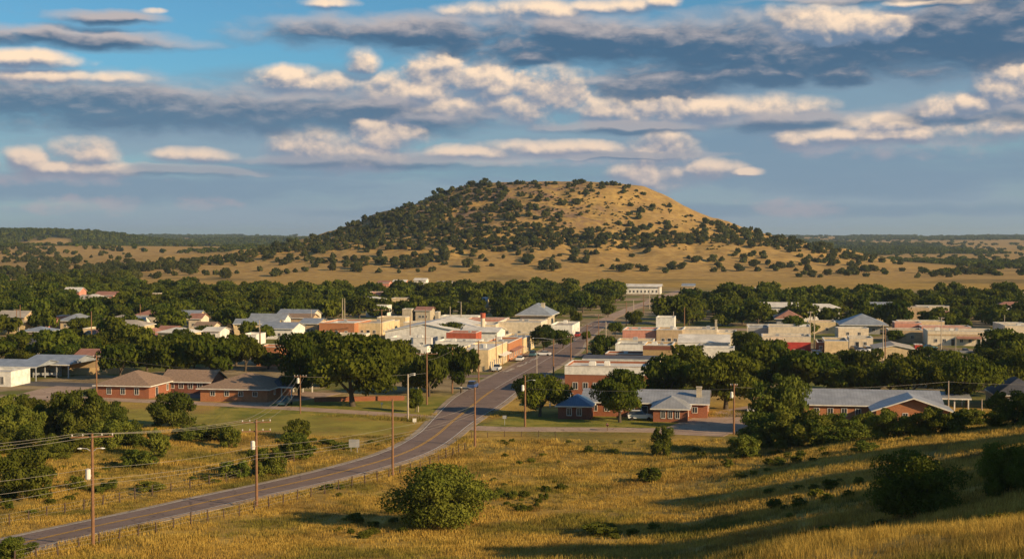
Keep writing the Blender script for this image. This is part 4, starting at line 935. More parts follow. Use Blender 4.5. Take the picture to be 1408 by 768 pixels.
PL = [(413,568,515,'short dark pole with clustered fittings on the verge of gravel road',dict(arm=(2.4,0),trans=.78)),
 (561,578,514,'pale pole with paired lamp heads at the junction corner',dict(lamp=[(1.1,10,.97),(1.3,35,.93)],mat_='polelight')),
 (575,566,532,'short white-topped signal post behind the junction corner',dict(mat_='polelight')),
 (587,556,484,'tall pole with wide crossarm left of the junction',dict(arm=(4.4,0))),
 (622,540,477,'tall brown pole on the verge before the street trees',dict(arm=(2.0,10))),
 (658,526,468,'thin dark pole in front of the nearest street storefront',dict(arm=(1.6,0))),
 (682,505,461,'left of two slim poles against the storefront row',dict()),(690.5,502,470,'right of two slim poles against the storefront row',dict()),
 (722,586,516,'pole with curved lamp arm on the lawn by the shaded tree',dict(lamp=[(1.6,-20,.88)],trans=.7)),
 (738,516,483,'short grey post beside main street before the lawn tree',dict(mat_='polelight')),
 (761,516,466,'slim street pole with long lamp arm left of the road',dict(lamp=[(5.0,175,.985)])),
 (785,503,461,'dark pole standing at the road crossing',dict(arm=(2,0))),
 (807,487,446,'tall pole with crossarm right of main street',dict(arm=(2.6,0))),
 (833,481,442,'grey pole beside the dark street trees',dict(mat_='polelight')),
 (823,463,432,'far main-street pole with small arm left of the grey one',dict(arm=(2,0))),
 (861,451,415,'thin dark pole at the far end of main street',dict()),(871,440,412,'pale pole behind the salmon shop roof',dict(mat_='polelight')),
 (885,430,404,'left of three poles along the far road',dict()),(893,425,398,'middle of three poles along the far road',dict(mat_='polelight')),(905,423,394,'right of three poles along the far road',dict()),
 (926,455,428,'short pale pole above the plain white block',dict(mat_='polelight')),(941,462,422,'thin pole above the tan shop roof',dict()),
 (1009,597,527,'dark pole with transformer at the driveway end',dict(arm=(1.2,0),trans=.72)),
 (1114,480,428,'left of twin tall pale poles at the red front store',dict(mat_='polelight',arm=(1.6,0))),(1119.5,480,433,'right of twin tall pale poles at the red front store',dict(mat_='polelight')),
 (1214,498,446,'left of twin poles beside the pale gable workshop',dict(mat_='polelight',arm=(2.4,0))),(1217,497,450,'right of twin poles beside the pale gable workshop',dict()),
 (1294,482,436,'pale pole in front of the brown porch row',dict(mat_='polelight',arm=(1.8,0))),(1314,484,460,'short stub pole before the long shop row',dict(mat_='polelight')),(1381,458,433,'thin pale pole beside the pale block',dict(mat_='polelight')),
 (1304,567,523,'slim pole rising behind the brick gable roof',dict(mat_='polelight')),(1350,564,548,'short pale post right of the metal carport',dict(mat_='polelight')),
 (525,466,425,'pole with wide crossarm at the orange brick building',dict(arm=(5.5,0))),(564,476,434,'dark pole in front of the large warehouse left',dict()),(585,481,425,'tall pole in front of the large warehouse centre',dict()),
 (471,443,410,'left of two tall thin masts in front of woods',dict(mat_='polelight')),(474,443,410,'right of two tall thin masts in front of woods',dict(mat_='polelight')),
 (619,451,421,'white pole before the woods behind the warehouse',dict(mat_='polelight')),(634,450,415,'lamp-topped white pole behind the warehouse',dict(mat_='polelight',lamp=[(1,180,.97)])),
 (607,471,454,'short white pole right of the warehouse tree',dict(mat_='polelight')),(428,452,425,'short pole above the tan gabled house',dict(mat_='polelight')),
 (357,478,440,'left of two poles beside the white garage',dict(mat_='polelight')),(339,452,429,'white-topped pole above the round tree',dict(mat_='trim')),
 (193,452,418,'dark mast with pale top above the tiny cottage',dict()),(126,481,428,'tall thin pole rising from the long reddish roof',dict()),
 (87,497,455,'pole with small transformer among the left trees',dict(trans=.75)),(71,434,420,'short pale post in the left woods',dict(mat_='polelight')),
 (23,458,425,'pole with crossarm at the cream long building',dict(arm=(2,0))),(28,455,419,'thin pole behind the cream long building',dict()),(133,556,488,'brown pole at the corner of the hip-roof brick house',dict(arm=(1.4,0))),
 (358,498,452,'slender pole left of the orange brick house',dict())]
for a_ in PL: pole(a_[0], a_[1], a_[2], a_[3], group=PT, **a_[4])
# ------------------------------------------------------------ wires
def wire(label, pts, sag=0.012, r=0.016, name='power_line'):
    path = []
    for a, b in zip(pts[:-1], pts[1:]):
        a, b = Vector(a), Vector(b); L = (b - a).length
        for k in range(11 if len(path) == 0 else 12):
            t_ = k / 11 if len(path) == 0 or True else 0
        seg = [a.lerp(b, k / 12) - Vector((0, 0, 4 * sag * L * (k / 12) * (1 - k / 12))) for k in range(12)]
        path += seg
    path.append(Vector(pts[-1])); mb = MB(); mb.tube(path, r, 4); return tag(mb.build(name, 'wire'), label, 'wire')
def ptop(lb, frac, side=0.0, fwd=0.0):
    x, y, z, h_ = POLES[lb]; return (x + side, y + fwd, z + h_ * frac)
n1, n2, n3, n4 = PN and [k for k in POLES][:4]
def off(px, py, d, lift): return ((px - 704) / F * d, d, 35 - (py - 325) * d / F)
for k_, (sd_, lb_) in enumerate(((-1.7, 'outer left wire of the near pole line'), (-.3, 'middle wire of the near pole line'), (1.7, 'outer right wire of the near pole line'))):
    wire(lb_, [off(-110, 618 + 6 * k_, 132, 0), ptop(n1, 1.0, sd_), ptop(n2, 1.0, sd_ * .8), ptop('short dark pole with clustered fittings on the verge of gravel road', .98, sd_ * .5)])
for k_, (fr, lb_) in enumerate(((.70, 'upper of three low cables on the nearest timber pole'), (.60, 'second of three low cables on the nearest timber pole'), (.56, 'lowest cable on the nearest timber pole'))):
    wire(lb_, [off(-110, 672 + 14 * k_ + (6 if k_ else 0), 130, 0), ptop(n1, fr, .15), ptop(n2, fr, .15), ptop(n3, fr * .9, 0), ptop(n4, fr, 0)])
wire('long pale wire strung across the lawn to the blue-roofed house', [ptop('pole with curved lamp arm on the lawn by the shaded tree', .75), ptop('dark pole with transformer at the driveway end', .9)])
wire('wire from the driveway pole over the right-hand trees', [ptop('dark pole with transformer at the driveway end', .93), ptop('slim pole rising behind the brick gable roof', .97), off(1480, 528, 285, 0)])
wire('wire passing in front of the biggest oak', [ptop('brown pole at the corner of the hip-roof brick house', .97), ptop('short dark pole with clustered fittings on the verge of gravel road', .95), ptop('tall pole with wide crossarm left of the junction', .6)])
wire('bright wire between two tall poles at the junction', [ptop('tall pole with wide crossarm left of the junction', .85, .2), ptop('tall brown pole on the verge before the street trees', .93)])
wire('wire between the tall verge pole and the thin storefront pole', [ptop('tall brown pole on the verge before the street trees', .93), ptop('thin dark pole in front of the nearest street storefront', .95), ptop('dark pole standing at the road crossing', .93), ptop('tall pole with crossarm right of main street', .95)])

# ------------------------------------------------------------ fences
def fence(label, pts, spacing, ph=1.15, thick=0.055):
    P_ = resample(chaikin([tuple((at(*q) or Vector((*near_flat(*q), 0)))[:2]) for q in pts], 1), spacing); o = link('post_and_wire_fence', None, loc=(*P_[0], gz(*P_[0]))); tag(o, label, 'fence', 'road fences')
    pm = MB().tube([(0,0,-.4),(0,0,ph)], [thick * 1.1, thick * .9], 5).build('post', 'postwood', o); z0 = o.location.z; first = True; tops = []
    for k, (x, y) in enumerate(P_[:98]):
        z = gz(x, y); q = pm if first else pm.copy()
        if not first: col.objects.link(q); q.parent = o
        first = False; s_ = rnd.uniform(.85, 1.15); q.location = (x - P_[0][0], y - P_[0][1], z - z0); q.scale = (1, 1, s_); q.rotation_euler = (rnd.uniform(-.06, .06), rnd.uniform(-.06, .06), 0)
        tops.append(Vector(q.location))
    for f_ in (.95, .65, .35):
        mb = MB(); mb.tube([t_ + Vector((0, 0, ph * f_)) for t_ in tops], .012, 3); mb.build('wire', 'wire', o)
    return o
fence('wire fence on leaning posts along the near side of the road', [(20,776),(66,765),(154,746),(260,722),(333,708),(387,694),(440,680),(513,663),(560,650),(609,634),(645,616)], 3.3, 1.4, .10)
fence('wire fence on wooden posts along the far side of the road', [(-20,727),(17,721),(62,711),(115,702),(150,695),(200,682),(262,672),(309,664),(360,650),(410,633)], 3.5, 1.4, .10)
fence('short run of pale posts beside the side road', [(648,602),(690,600),(730,600),(765,601)], 3.0, 1.0, .06)

# ------------------------------------------------------------ signs and small roadside things
def sign(label, px, py, w, h, top, m_='signback'):
    p = at(px, py); o = link('road_sign', None, loc=(p.x, p.y, p.z)); tag(o, label, 'sign')
    for x_ in ((-w * .3, w * .3) if w > 1.2 else (0,)): MB().box(x_ - .04, x_ + .04, -.03, .03, -.3, top).build('post', 'steel', o)
    MB().box(-w/2, w/2, -.055, -.031, top - h, top).build('panel', m_, o); return o
sign('grey sign panel on two posts beside the road bend', 487, 622, 1.7, 1.3, 2.2)
sign('small white marker sign in grass beyond the road', 373, 653, .8, .35, 1.3, 'trim')
sign('small white sign at the junction corner', 570, 582, .7, .7, 1.0, 'trim')
sign('thin white marker on the green lawn under the oak', 525, 562, .35, .35, 1.3, 'trim')
sign('small dark sign on the street corner lawn', 694, 584, .8, .6, 1.8)
p = at(835, 592); o = link('mailbox', None, loc=(p.x, p.y, p.z)); tag(o, 'rusty mailbox at the lawn edge before the round tree', 'mailbox')
MB().box(-.06,.06,-.06,.06,-.2,.9).build('post','wood',o); MB().box(-.25,.25,-.45,.45,.902,1.15).tube([(0,-.45,1.15),(0,.45,1.15)],.25,8).build('box','roof_rust',o)

# ------------------------------------------------------------ vehicles
def paint(name, c): return plain('paint_' + name, c, rough=0.3, spec=0.6, var=0.05)
PAINT = {'white': (0.75,0.74,0.72), 'silver': (0.42,0.43,0.45), 'red': (0.42,0.03,0.02), 'blue': (0.05,0.10,0.28), 'black': (0.03,0.03,0.035), 'grey': (0.18,0.18,0.19), 'teal': (0.07,0.16,0.19), 'tan': (0.4,0.32,0.22)}
for k, v in PAINT.items(): MT['paint_' + k] = paint(k, v)
VEH = {}
def car(label, px, py, kind, colr, heading, name='parked_car', cat='car', group='vehicles parked in the town'):
    if kind not in VEH:
        if kind == 'sedan': prof = [(-2.25,.35),(-2.3,.75),(-2.15,.95),(-1.35,1.02),(1.15,1.0),(2.15,.82),(2.3,.6),(2.25,.35)]; cab = [(-1.55,1.0),(-1.05,1.43),(.25,1.45),(1.0,1.0)]
        elif kind == 'pickup': prof = [(-2.7,.45),(-2.75,1.05),(-.6,1.08),(-.55,1.12),(1.2,1.12),(2.55,1.02),(2.75,.75),(2.7,.45)]; cab = [(-.55,1.1),(-.45,1.78),(.65,1.8),(1.25,1.1)]
        else: prof = [(-2.3,.4),(-2.4,1.0),(-2.35,1.1),(1.2,1.12),(2.3,.98),(2.4,.7),(2.35,.4)]; cab = [(-2.3,1.1),(-2.05,1.75),(.4,1.78),(1.15,1.1)]
        def ext_(pr, w0, w1, ztop):
            m_ = MB(); n = len(pr); zs = [p_[1] for p_ in pr]; lo, hi = min(zs), max(zs); V_ = []
            for s_ in (-1, 1):
                for x_, z_ in pr: V_.append((x_, s_ * (w0 + (w1 - w0) * (z_ - lo) / (hi - lo)), z_))
            m_.V = V_; m_.F = [tuple(range(n)), tuple(range(2 * n - 1, n - 1, -1))] + [(i, (i + 1) % n, n + (i + 1) % n, n + i) for i in range(n)]; m_.m = [0] * len(m_.F); return m_
        bd = ext_(prof, .88, .84, 1); wd = ext_(cab, .80, .64, 1); rf = MB(); cx0, cx1, zt = cab[1][0], cab[2][0], max(cab[1][1], cab[2][1])
        rf.box(cx0 + .02, cx1 - .02, -.64, .64, zt + .004, zt + .05)
        wh = MB().tube([(0,-.11,0),(0,.11,0)], .33, 12); hl = MB().box(-.03,.04,-.18,.18,-.08,.08)
        objs = [m_.build(n_, mm) for m_, n_, mm in ((bd,'body','paint_white'),(wd,'windows','glass'),(rf,'roof_panel','paint_white'),(wh,'wheel','rubber'),(hl,'headlight','lampwhite'))]
        VEH[kind] = [o_.data for o_ in objs]; [bpy.data.objects.remove(o_) for o_ in objs]
    ms = VEH[kind]; p = at(px, py); o = link(name, None, loc=(p.x, p.y, p.z + .05)); o.rotation_euler = (0, 0, rad(heading)); tag(o, label, cat, group)
    ck = (kind, colr)
    if ck not in VEH:
        r_ = []
        for m_ in (ms[0], ms[2]): c_ = m_.copy(); c_.materials.clear(); c_.materials.append(MT['paint_' + colr]); r_.append(c_)
        VEH[ck] = r_
    link('body', VEH[ck][0], o); link('windows', ms[1], o); link('roof_panel', VEH[ck][1], o); L = 1.45 if kind == 'sedan' else 1.6
    for sx in (-L, L):
        for sy in (-.83, .83): link('wheel', ms[3], o, (sx, sy, .33))
    for sy in (-.6, .6): link('headlight', ms[4], o, ((2.27 if kind == 'sedan' else 2.7 if kind == 'pickup' else 2.37), sy, .72))
    return o
S_ = 80.5
for a_ in (('white pickup parked on the grass verge before the storefronts',683,510,'pickup','white',S_),('white car parked in front of the middle street storefront',715,496,'sedan','white',S_),
  ('dark suv parked just behind the white car at the storefronts',733,490,'suv','teal',S_),('small white car nearest the street crossing under the lawn tree',747,489,'sedan','white',S_+90),
  ('blue car parked under the street tree by the verge',650,534,'suv','blue',S_),('red truck at the far end of the left street side',794,463,'pickup','red',S_),
  ('white van parked beside the long metal-roofed brick building',880,577,'suv','white',0),('blue-grey pickup in the shade of the carport',392,557,'pickup','teal',80),
  ('silver car parked right of main street beside the shop',812,492,'sedan','silver',S_),('dark car parked at the right kerb under trees',818,496,'sedan','black',S_),
  ('white truck under the broad grey carport',64,518,'pickup','silver',0),('silver pickup in front of the red front store',1052,489,'pickup','silver',0),('white car in front of the red front store',1070,490,'sedan','white',10),
  ('blue-grey car beside the blank cream box building',1126,490,'suv','blue',5),('black car in the row by the pale garage',1176,484,'suv','black',-80),('silver car in the row by the pale garage',1184,484,'sedan','silver',-80),
  ('white car in the row by the pale garage',1193,484,'suv','white',-80),('dark car alone in the lot under the pale garage',1197,495,'sedan','grey',0),('silver car right of the red kiosk',1274,486,'suv','silver',80),
  ('dark car between kiosk and brown porch row',1283,486,'sedan','black',80),('teal car behind the red kiosk lot',1278,480,'sedan','teal',0),('black car before the long shop row left',1300,488,'sedan','black',5),('white car parked before the long shop row right',1352,488,'suv','white',0),
  ('grey pickup before the long shop row centre',1326,487,'pickup','grey',0),('white car by the tan shop rear',920,480,'sedan','white',0),('silver car behind the salmon pink shop row',890,480,'suv','silver',0),
  ('white car beside the large white warehouse',602,486,'sedan','white',0),('blue pickup in front of the large white warehouse',540,484,'pickup','blue',0),('white car under the left trees of the parking lot',196,541,'sedan','white',0) ):
    car(*a_)
p = at(1035, 573); o = link('white_trailer', None, loc=(p.x, p.y, p.z)); tag(o, 'small white propane tank on legs at the driveway bend', 'tank')
MB().tube([(-1.2,0,1.1),(-1.05,0,1.1),(1.05,0,1.1),(1.2,0,1.1)], [.25,.5,.5,.25], 12).build('tank','trim',o)
for x_ in (-.7,.7): MB().box(x_-.08,x_+.08,-.3,.3,-.1,.75).build('leg','steel',o)
o.name = 'propane_tank'
# ------------------------------------------------------------ trees and bushes, one by one
OK_, ME, JU = 'oak', 'mesquite', 'juniper'
PLT = [
 ('oak','fine',485,558,146,98,'biggest dark oak with full crown and bench at its trunk, mid-left'),
 ('oak','fine',412,545,84,88,'tall dark oak directly left of the biggest oak'),
 ('oak','mid',440,512,74,60,'oak crown rising behind the biggest oak and its left neighbour'),
 ('oak','fine',852,580,80,72,'round bright green tree with pale trunk in front of the metal-roofed building'),
 ('oak','fine',742,572,84,60,'wide leaning tree on the shaded lawn left of the slate blue roof'),
 ('oak','mid',918,556,82,70,'dark oak left of the pair behind the metal-roofed building'),
 ('oak','fine',998,562,112,80,'largest dark oak behind the brick annex and its driveway'),
 ('oak','mid',1040,530,74,60,'oak behind the driveway pole, right of the largest dark oak'),
 ('oak','mid',1028,494,50,42,'pale round tree left of the red front store'),
 ('mesquite','fine',1070,592,84,84,'tall yellowish green tree just left of the corrugated-roof hall'),
 ('oak','mid',1110,545,104,66,'wide oak behind the left end of the corrugated-roof hall'),
 ('oak','mid',1160,548,60,46,'small oak behind the middle of the corrugated-roof hall'),
 ('oak','mid',1195,550,66,52,'oak behind the corrugated roof, left of the gable'),
 ('oak','mid',1250,552,90,66,'dark oak directly behind the orange brick gable'),
 ('oak','fine',1330,560,96,76,'broad oak right of the metal carport'),
 ('oak','mid',1392,545,76,66,'dark oak above the shaded hip-roof house'),
 ('oak','mid',1388,506,84,54,'large dark oak hiding the end of the long shop row'),
 ('oak','mid',1355,503,50,36,'small dark oak before the pale car of the shop row'),
 ('oak','mid',165,522,66,54,'dark oak behind the left brown-roofed brick house'),
 ('oak','mid',228,522,78,60,'oak behind the shaded brick wing'),
 ('oak','mid',292,522,84,66,'wide oak behind the right brown-roofed brick house'),
 ('oak','mid',338,510,60,48,'oak behind the ridge of the right brown-roofed house'),
 ('oak','mid',250,498,60,40,'second-row oak above the shaded brick wing'),
 ('oak','mid',76,500,80,50,'tree mass behind the broad grey carport'),
 ('oak','mid',118,496,50,36,'tree left behind the open rusty shed'),
 ('oak','mid',-4,500,76,34,'tree at the left edge above the pale carport'),
 ('oak','mid',158,478,54,44,'bright round tree above the reddish long roof'),
 ('oak','mid',190,490,60,44,'oak right of the open rusty shed'),
 ('oak','mid',232,456,62,34,'bright wide tree above the pair of bungalows'),
 ('oak','mid',320,457,54,36,'round bright tree left of the white garage'),
 ('oak','mid',110,462,40,26,'tree between the pink house and grey hip roof house'),
 ('oak','mid',540,522,74,60,'oak crown right behind the biggest oak'),
 ('oak','mid',500,505,66,48,'rear oak in the clump above the biggest oak'),
 ('oak','mid',590,545,64,64,'oak behind the tall wide-crossarm pole'),
 ('oak','mid',634,540,56,66,'oak with thin trunk left of the verge storefront'),
 ('oak','mid',605,520,50,42,'rear oak in the clump behind the street corner'),
 ('oak','fine',571,566,26,34,'little round tree behind the paired lamp pole'),
 ('oak','mid',615,470,48,28,'dark tree in front of the large white warehouse'),
 ('oak','fine',748,483,36,38,'left of two round trees on the lawn beside main street'),
 ('oak','mid',774,479,32,28,'right of two round trees on the lawn beside main street'),
 ('oak','mid',825,492,32,32,'dark tree on the right kerb of main street'),
 ('oak','mid',838,480,22,20,'small dark tree behind the right kerb tree'),
 ('oak','mid',872,452,30,26,'oak on the right side of far main street, nearer one'),
 ('oak','mid',846,462,24,22,'small oak between main street and the salmon shop'),
 ('oak','mid',792,448,26,24,'oak left of main street just past the white end shop'),
 ('oak','mid',836,436,30,22,'oak left of main street before the woods'),
 ('oak','mid',806,470,16,16,'tiny street tree at the white end shop'),
 ('oak','mid',1228,470,30,18,'palm-like shaggy tree right of the stepped hip roof'),
 ('oak','mid',1098,466,50,34,'large bright oak behind the twin tall pale poles'),
 ('oak','mid',1268,500,44,26,'low tree in front of the red kiosk'),
 ('oak','mid',1238,520,60,36,'tree below the pale gable workshop'),
 ('oak','mid',1300,522,70,36,'tree row piece below the brown porch row'),
 ('oak','mid',1140,515,60,32,'low tree under the blank cream box building'),
 ('oak','mid',562,506,40,34,'tree below the low white annex'),
 ('oak','mid',470,490,60,30,'tree in front of the orange brick building'),
 ('oak','mid',420,482,60,26,'tree in front of the tan gabled house'),
 ('oak','mid',300,490,50,30,'tree in front of the pale house between trees'),
 ('mesquite','near',602,724,148,92,'spreading mesquite bush alone in the golden foreground field'),
 ('mesquite','near',1258,710,134,98,'large dark bush on the shaded right foreground slope'),
 ('mesquite','near',1382,680,86,80,'large bush at the right edge of the shaded foreground slope'),
 ('mesquite','fine',911,626,34,42,'small yellow-green bush alone at the edge of the field'),
 ('mesquite','fine',1020,630,48,34,'low round bush left of the thicket on the right'),
 ('mesquite','fine',1052,616,76,52,'dark bush at the left end of the right thicket'),
 ('mesquite','fine',1100,616,84,54,'light bush in front of the left end of the brick hall'),
 ('mesquite','fine',1146,612,76,46,'bush in front of the brick hall wall'),
 ('mesquite','fine',1190,604,56,38,'dark bush before the brick hall, left of the gable'),
 ('mesquite','fine',1232,603,70,44,'full dark bush before the orange brick gable'),
 ('mesquite','fine',1292,596,70,40,'bush at the right foot of the orange brick gable'),
 ('mesquite','fine',1332,588,50,28,'low bush right of the brick gable on the ridge'),
 ('mesquite','fine',1392,587,80,52,'dark bush on the ridge at the right edge'),
 ('mesquite','mid',1190,620,42,14,'flat low shrub alone on the right slope'),
 ('mesquite','fine',24,606,66,52,'dense bush at the left edge of the thicket'),
 ('mesquite','fine',66,596,56,44,'round bush second in the left thicket'),
 ('mesquite','fine',108,598,84,66,'tallest bush of the left thicket before the parking lot'),
 ('mesquite','fine',146,590,54,40,'bush at the right shoulder of the tallest thicket bush'),
 ('mesquite','fine',18,574,56,34,'bush at the back of the left thicket'),
 ('mesquite','fine',150,616,66,40,'low wide bush below the tallest thicket bush'),
 ('mesquite','fine',238,587,68,48,'feathery tree standing before the shaded brick wing'),
 ('mesquite','fine',50,622,64,38,'low bush at the front of the left thicket'),
 ('mesquite','fine',100,622,50,28,'small front bush of the left thicket'),
 ('mesquite','mid',216,627,34,38,'upright bush right of the left thicket'),
 ('mesquite','mid',190,642,48,26,'low bush alone on the golden bank'),
 ('mesquite','mid',300,606,44,22,'low shrub strip below the feathery tree'),
 ('mesquite','mid',316,614,34,30,'small bush left of the double-crossarm pole'),
 ('mesquite','fine',408,630,54,38,'round bush behind the road, front of its pair'),
 ('mesquite','mid',410,602,40,26,'round bush behind the road, rear of its pair'),
 ('mesquite','fine',366,652,58,40,'dark bush behind the double-crossarm pole'),
 ('mesquite','mid',322,657,42,26,'small bush close to the far road fence'),
 ('mesquite','fine',36,684,96,64,'large dark bush at the left edge above the road fence'),
 ('mesquite','mid',105,672,26,20,'tiny round bush right of the large left-edge bush'),
 ('mesquite','mid',206,674,38,14,'low green shrub beside the far road fence'),
 ('mesquite','mid',184,614,40,24,'small bush between thicket and upright bush'),
 ('mesquite','mid',450,612,26,10,'low weedy shrub before the grey sign'),
 ('mesquite','mid',470,616,34,9,'flat weedy shrub beside the grey sign'),
 ('mesquite','mid',826,735,64,16,'low leafy weeds in the foreground hollow'),
 ('mesquite','mid',894,662,34,20,'dark scrubby clump in the middle of the field'),
 ('mesquite','mid',1372,722,50,18,'sparse green weeds on the near right slope'),
 ('mesquite','fine',16,772,60,32,'bush corner at the lower left edge beside the road'),
 ('oak','mid',20,488,50,30,'tree over the white cottage at the left edge'),
]
for k_, lod, px, py, w_, h_, lb in PLT:
    nm = None; ct = None
    if k_ == 'mesquite' and 'weed' in lb: nm, ct = 'weed_clump', 'weeds'
    elif k_ == 'mesquite' and 'tree' in lb.split()[:4]: nm, ct = 'mesquite_tree', 'tree'
    if py > 764: x, y = near_flat(px, py); plant(k_, lod, x, y, w_ * y / F, h_ * y / F, lb)
    else: plant_px(k_, lod, px, py, w_, h_, lb, name=nm, cat=ct, **({'pick': 3, 'turn': px * .01} if lod == 'near' and k_ == 'mesquite' else {}))
def clear(x, y, r, skip_tree=0.75):
    for (a, b, c) in FOOT:
        if (a - x) ** 2 + (b - y) ** 2 < (c + r * 0.8) ** 2: return False
    for (a, b, c) in TREES:
        if (a - x) ** 2 + (b - y) ** 2 < ((c + r) * skip_tree) ** 2: return False
    return True
STREETS = [resample(gp(q), 4.0) for q in ([(560,520),(640,517),(715,516),(800,521)],[(700,447),(815,450),(1000,453),(1200,455),(1420,462)],[(0,463),(150,468),(330,474),(480,478)])]
R_ = np.random.default_rng(11)
def fill(poly, spacing, n):
    """candidate ground points that are seen inside a region of the town"""
    xs = [p[0] for p in poly]; ys = [p[1] for p in poly]
    P0 = [((q[0] - 704) / F * 35 * F / (q[1] - 325), 35 * F / (q[1] - 325)) for q in poly]
    x = R_.uniform(min(p[0] for p in P0), max(p[0] for p in P0), n); y = R_.uniform(min(p[1] for p in P0), max(p[1] for p in P0), n)
    X = 704 + F * x / y; Y = 325 + 35 * F / y; m = in_poly(X, Y, poly); return x[m], y[m]
REG = [([(-60,399),(190,399),(420,404),(700,404),(845,404),(860,418),(815,446),(700,443),(520,440),(330,446),(-60,452)], 'left', 12.5, 12000),
       ([(945,420),(985,413),(1060,412),(1250,415),(1480,412),(1480,466),(1260,452),(1010,450),(915,448)], 'right', 12.5, 12000),
       ([(-60,455),(180,450),(350,458),(420,478),(360,512),(150,512),(-60,500)], 'mid', 11.5, 3000),
       ([(1010,500),(1200,512),(1450,512),(1450,556),(1330,552),(1100,545),(1010,540)], 'midright', 11.0, 1500),
       ([(880,520),(1010,510),(1020,545),(900,552)], 'midcentre', 10.0, 300),
       ([(400,478),(520,474),(640,500),(640,530),(560,545),(430,530)], 'centreleft', 10.0, 700),
       ([(-60,388),(180,388),(190,399),(-60,399)], 'leftback', 17, 4000)]
LBL = {'left': 'dark green oak in the wooded belt behind the left half of town', 'right': 'dark green oak in the wooded belt behind the right half of town', 'mid': 'oak among the left-hand houses of the town',
       'midright': 'oak in the tree rows behind the corrugated-roof hall', 'midcentre': 'oak behind the metal-roofed brick building', 'centreleft': 'oak in the clump between the big oaks and the storefronts', 'leftback': 'dark green oak in the wooded belt behind the left half of town'}
cand = []
for poly, nm, sp_, n in REG:
    x, y = fill(poly, sp_, n); keep = poisson(list(zip(x, y)), sp_, 0)
    for i in keep:
        if R_.random() < {'left': .94, 'right': .94, 'mid': .72, 'midright': .9, 'midcentre': .8, 'centreleft': .8, 'leftback': .8}[nm]: cand.append((x[i], y[i], nm))
rd = dist_poly(np.array([c[0] for c in cand]), np.array([c[1] for c in cand]), ROAD[::4])
c2 = []
for (x, y, nm), d_ in zip(cand, rd):
    w_ = R_.uniform(9.5, 17.5) if nm in ('left', 'right', 'leftback') else R_.uniform(8, 13)
    if d_ < 8 + w_ / 2 or any(np.min(np.hypot(S2[:, 0] - x, S2[:, 1] - y)) < 3 + w_ / 2 for S2 in STREETS): continue
    if clear(x, y, w_ / 2 * .8, 0.62 if nm not in ('left', 'right') else 0.5): c2.append((y, x, nm, w_))
c2.sort(); n_oak = sum(1 for t in PLT if t[0] == 'oak'); BUD = 298 - n_oak
print('town trees', len(c2), 'explicit oaks', n_oak)
for y, x, nm, w_ in c2[:BUD]:
    plant('oak', 'mid' if y < 420 else 'far', x, y, w_, w_ * R_.uniform(.46, .70), LBL[nm], 'oaks of ' + nm)
rest = c2[BUD:]
if rest:
    o = scatter('distant_woods', [(x, y, -0.1) for y, x, nm, w_ in rest], [(w_ / 2, w_ / 2, w_ * R_.uniform(.46, .70)) for y, x, nm, w_ in rest], [m_[0] for m_ in LIB['oak', 'far']]); tag(o, 'far part of the dark wooded belt before the golden plain', 'woods', kind='stuff')
# ------------------------------------------------------------ bushes on the hill and its skirt
def yb(px): return np.interp(px, [380,450,500,600,700,800,900,1000,1060,1110,1200], [345,335,330,326,326,330,332,329,335,344,363])
def ytop(px): return np.interp(px, [380,400,450,500,560,600,640,700,800,860,900,950,1000,1050,1100,1150,1200,1300], [338,335,322,300,282,263,254,251,251,253,275,297,312,324,336,348,358,375])
N_ = 26000; X = R_.uniform(-30, 1450, N_); Y = R_.uniform(250, 384, N_); b = yb(X); tp = ytop(X)
inh = (X > 380) & (X < 1210) & (Y > tp)
dens = np.zeros(N_)
cl = fbm(X / 38, Y / 12, 3, 91)
band = np.exp(-((Y - b) / np.interp(X, [380, 800, 960, 1200], [12, 10.5, 6.5, 5])) ** 4); dens = np.where(inh, np.maximum(dens, band * 1.0), dens)
lf = (Y < b) & inh; fl = sst(X, 700, 470); dens = np.where(lf, np.maximum(dens, (0.13 + 0.95 * fl) * (0.45 + 1.1 * sst(cl, .42, .6))), dens)
dens = np.where((Y < b) & inh & (X > 790), np.maximum(band, 0.025 + 0.09 * sst(cl, .5, .6)), dens)
edge = (X > 985) & (X < 1240) & (Y - tp < 13) & (Y > tp - 3); dens = np.where(edge, .85, dens)
sk = (Y > b) & (Y < 376) & (X > 360) & (X < 1200); dens = np.where(sk, np.maximum(dens, np.where(X < 820, 0.025, 0.015) + np.where(X < 820, .45, .13) * sst(cl, .54, .70)), dens)
rt = (X > 1090) & (Y > np.interp(X, [1090,1250,1408], [345,365,372])) & (Y < 382); dens = np.where(rt, 0.015 + 0.30 * sst(cl, .55, .68), dens)
lt = (X < 420); yl = np.interp(X, [-30,0,180,300,400], [382,380,371,358,342]); dens = np.where(lt & (np.abs(Y - yl) < 5), .95, dens)
dens = np.where(lt & (X > 190) & (Y > yl + 5) & (Y < 384), 0.03 + .25 * sst(cl, .58, .7), dens)
dens = np.where(lt & (X < 190) & (Y > yl), .5, dens); dens = np.where((X < 180) & (Y < yl - 6) & (Y > 340), 0.05 + .5 * sst(cl, .5, .68), dens)
pts = []
for i in np.where(R_.random(N_) < dens)[0]:
    p = at(X[i], Y[i])
    if p is not None and 1000 < p.y < 3200: pts.append((p.x, p.y, p.z))
for px in range(640, 890, 9):
    h_ = BV.ray_cast(CAM, ray(px + R_.uniform(-4, 4), float(ytop(px)) + 2.5), 30000)
    if h_[0]: pts.insert(0, tuple(h_[0]))
sz = np.array([R_.choice([5.5, 8.0, 10.5, 13.0], p=[.3, .36, .24, .10]) for _ in pts])
kp = poisson([(p[0], p[1]) for p in pts], sz * 0.62); print('hill bushes', len(kp))
kp.sort(key=lambda i: pts[i][1] / sz[i]); ni = 0
hb_rest = []
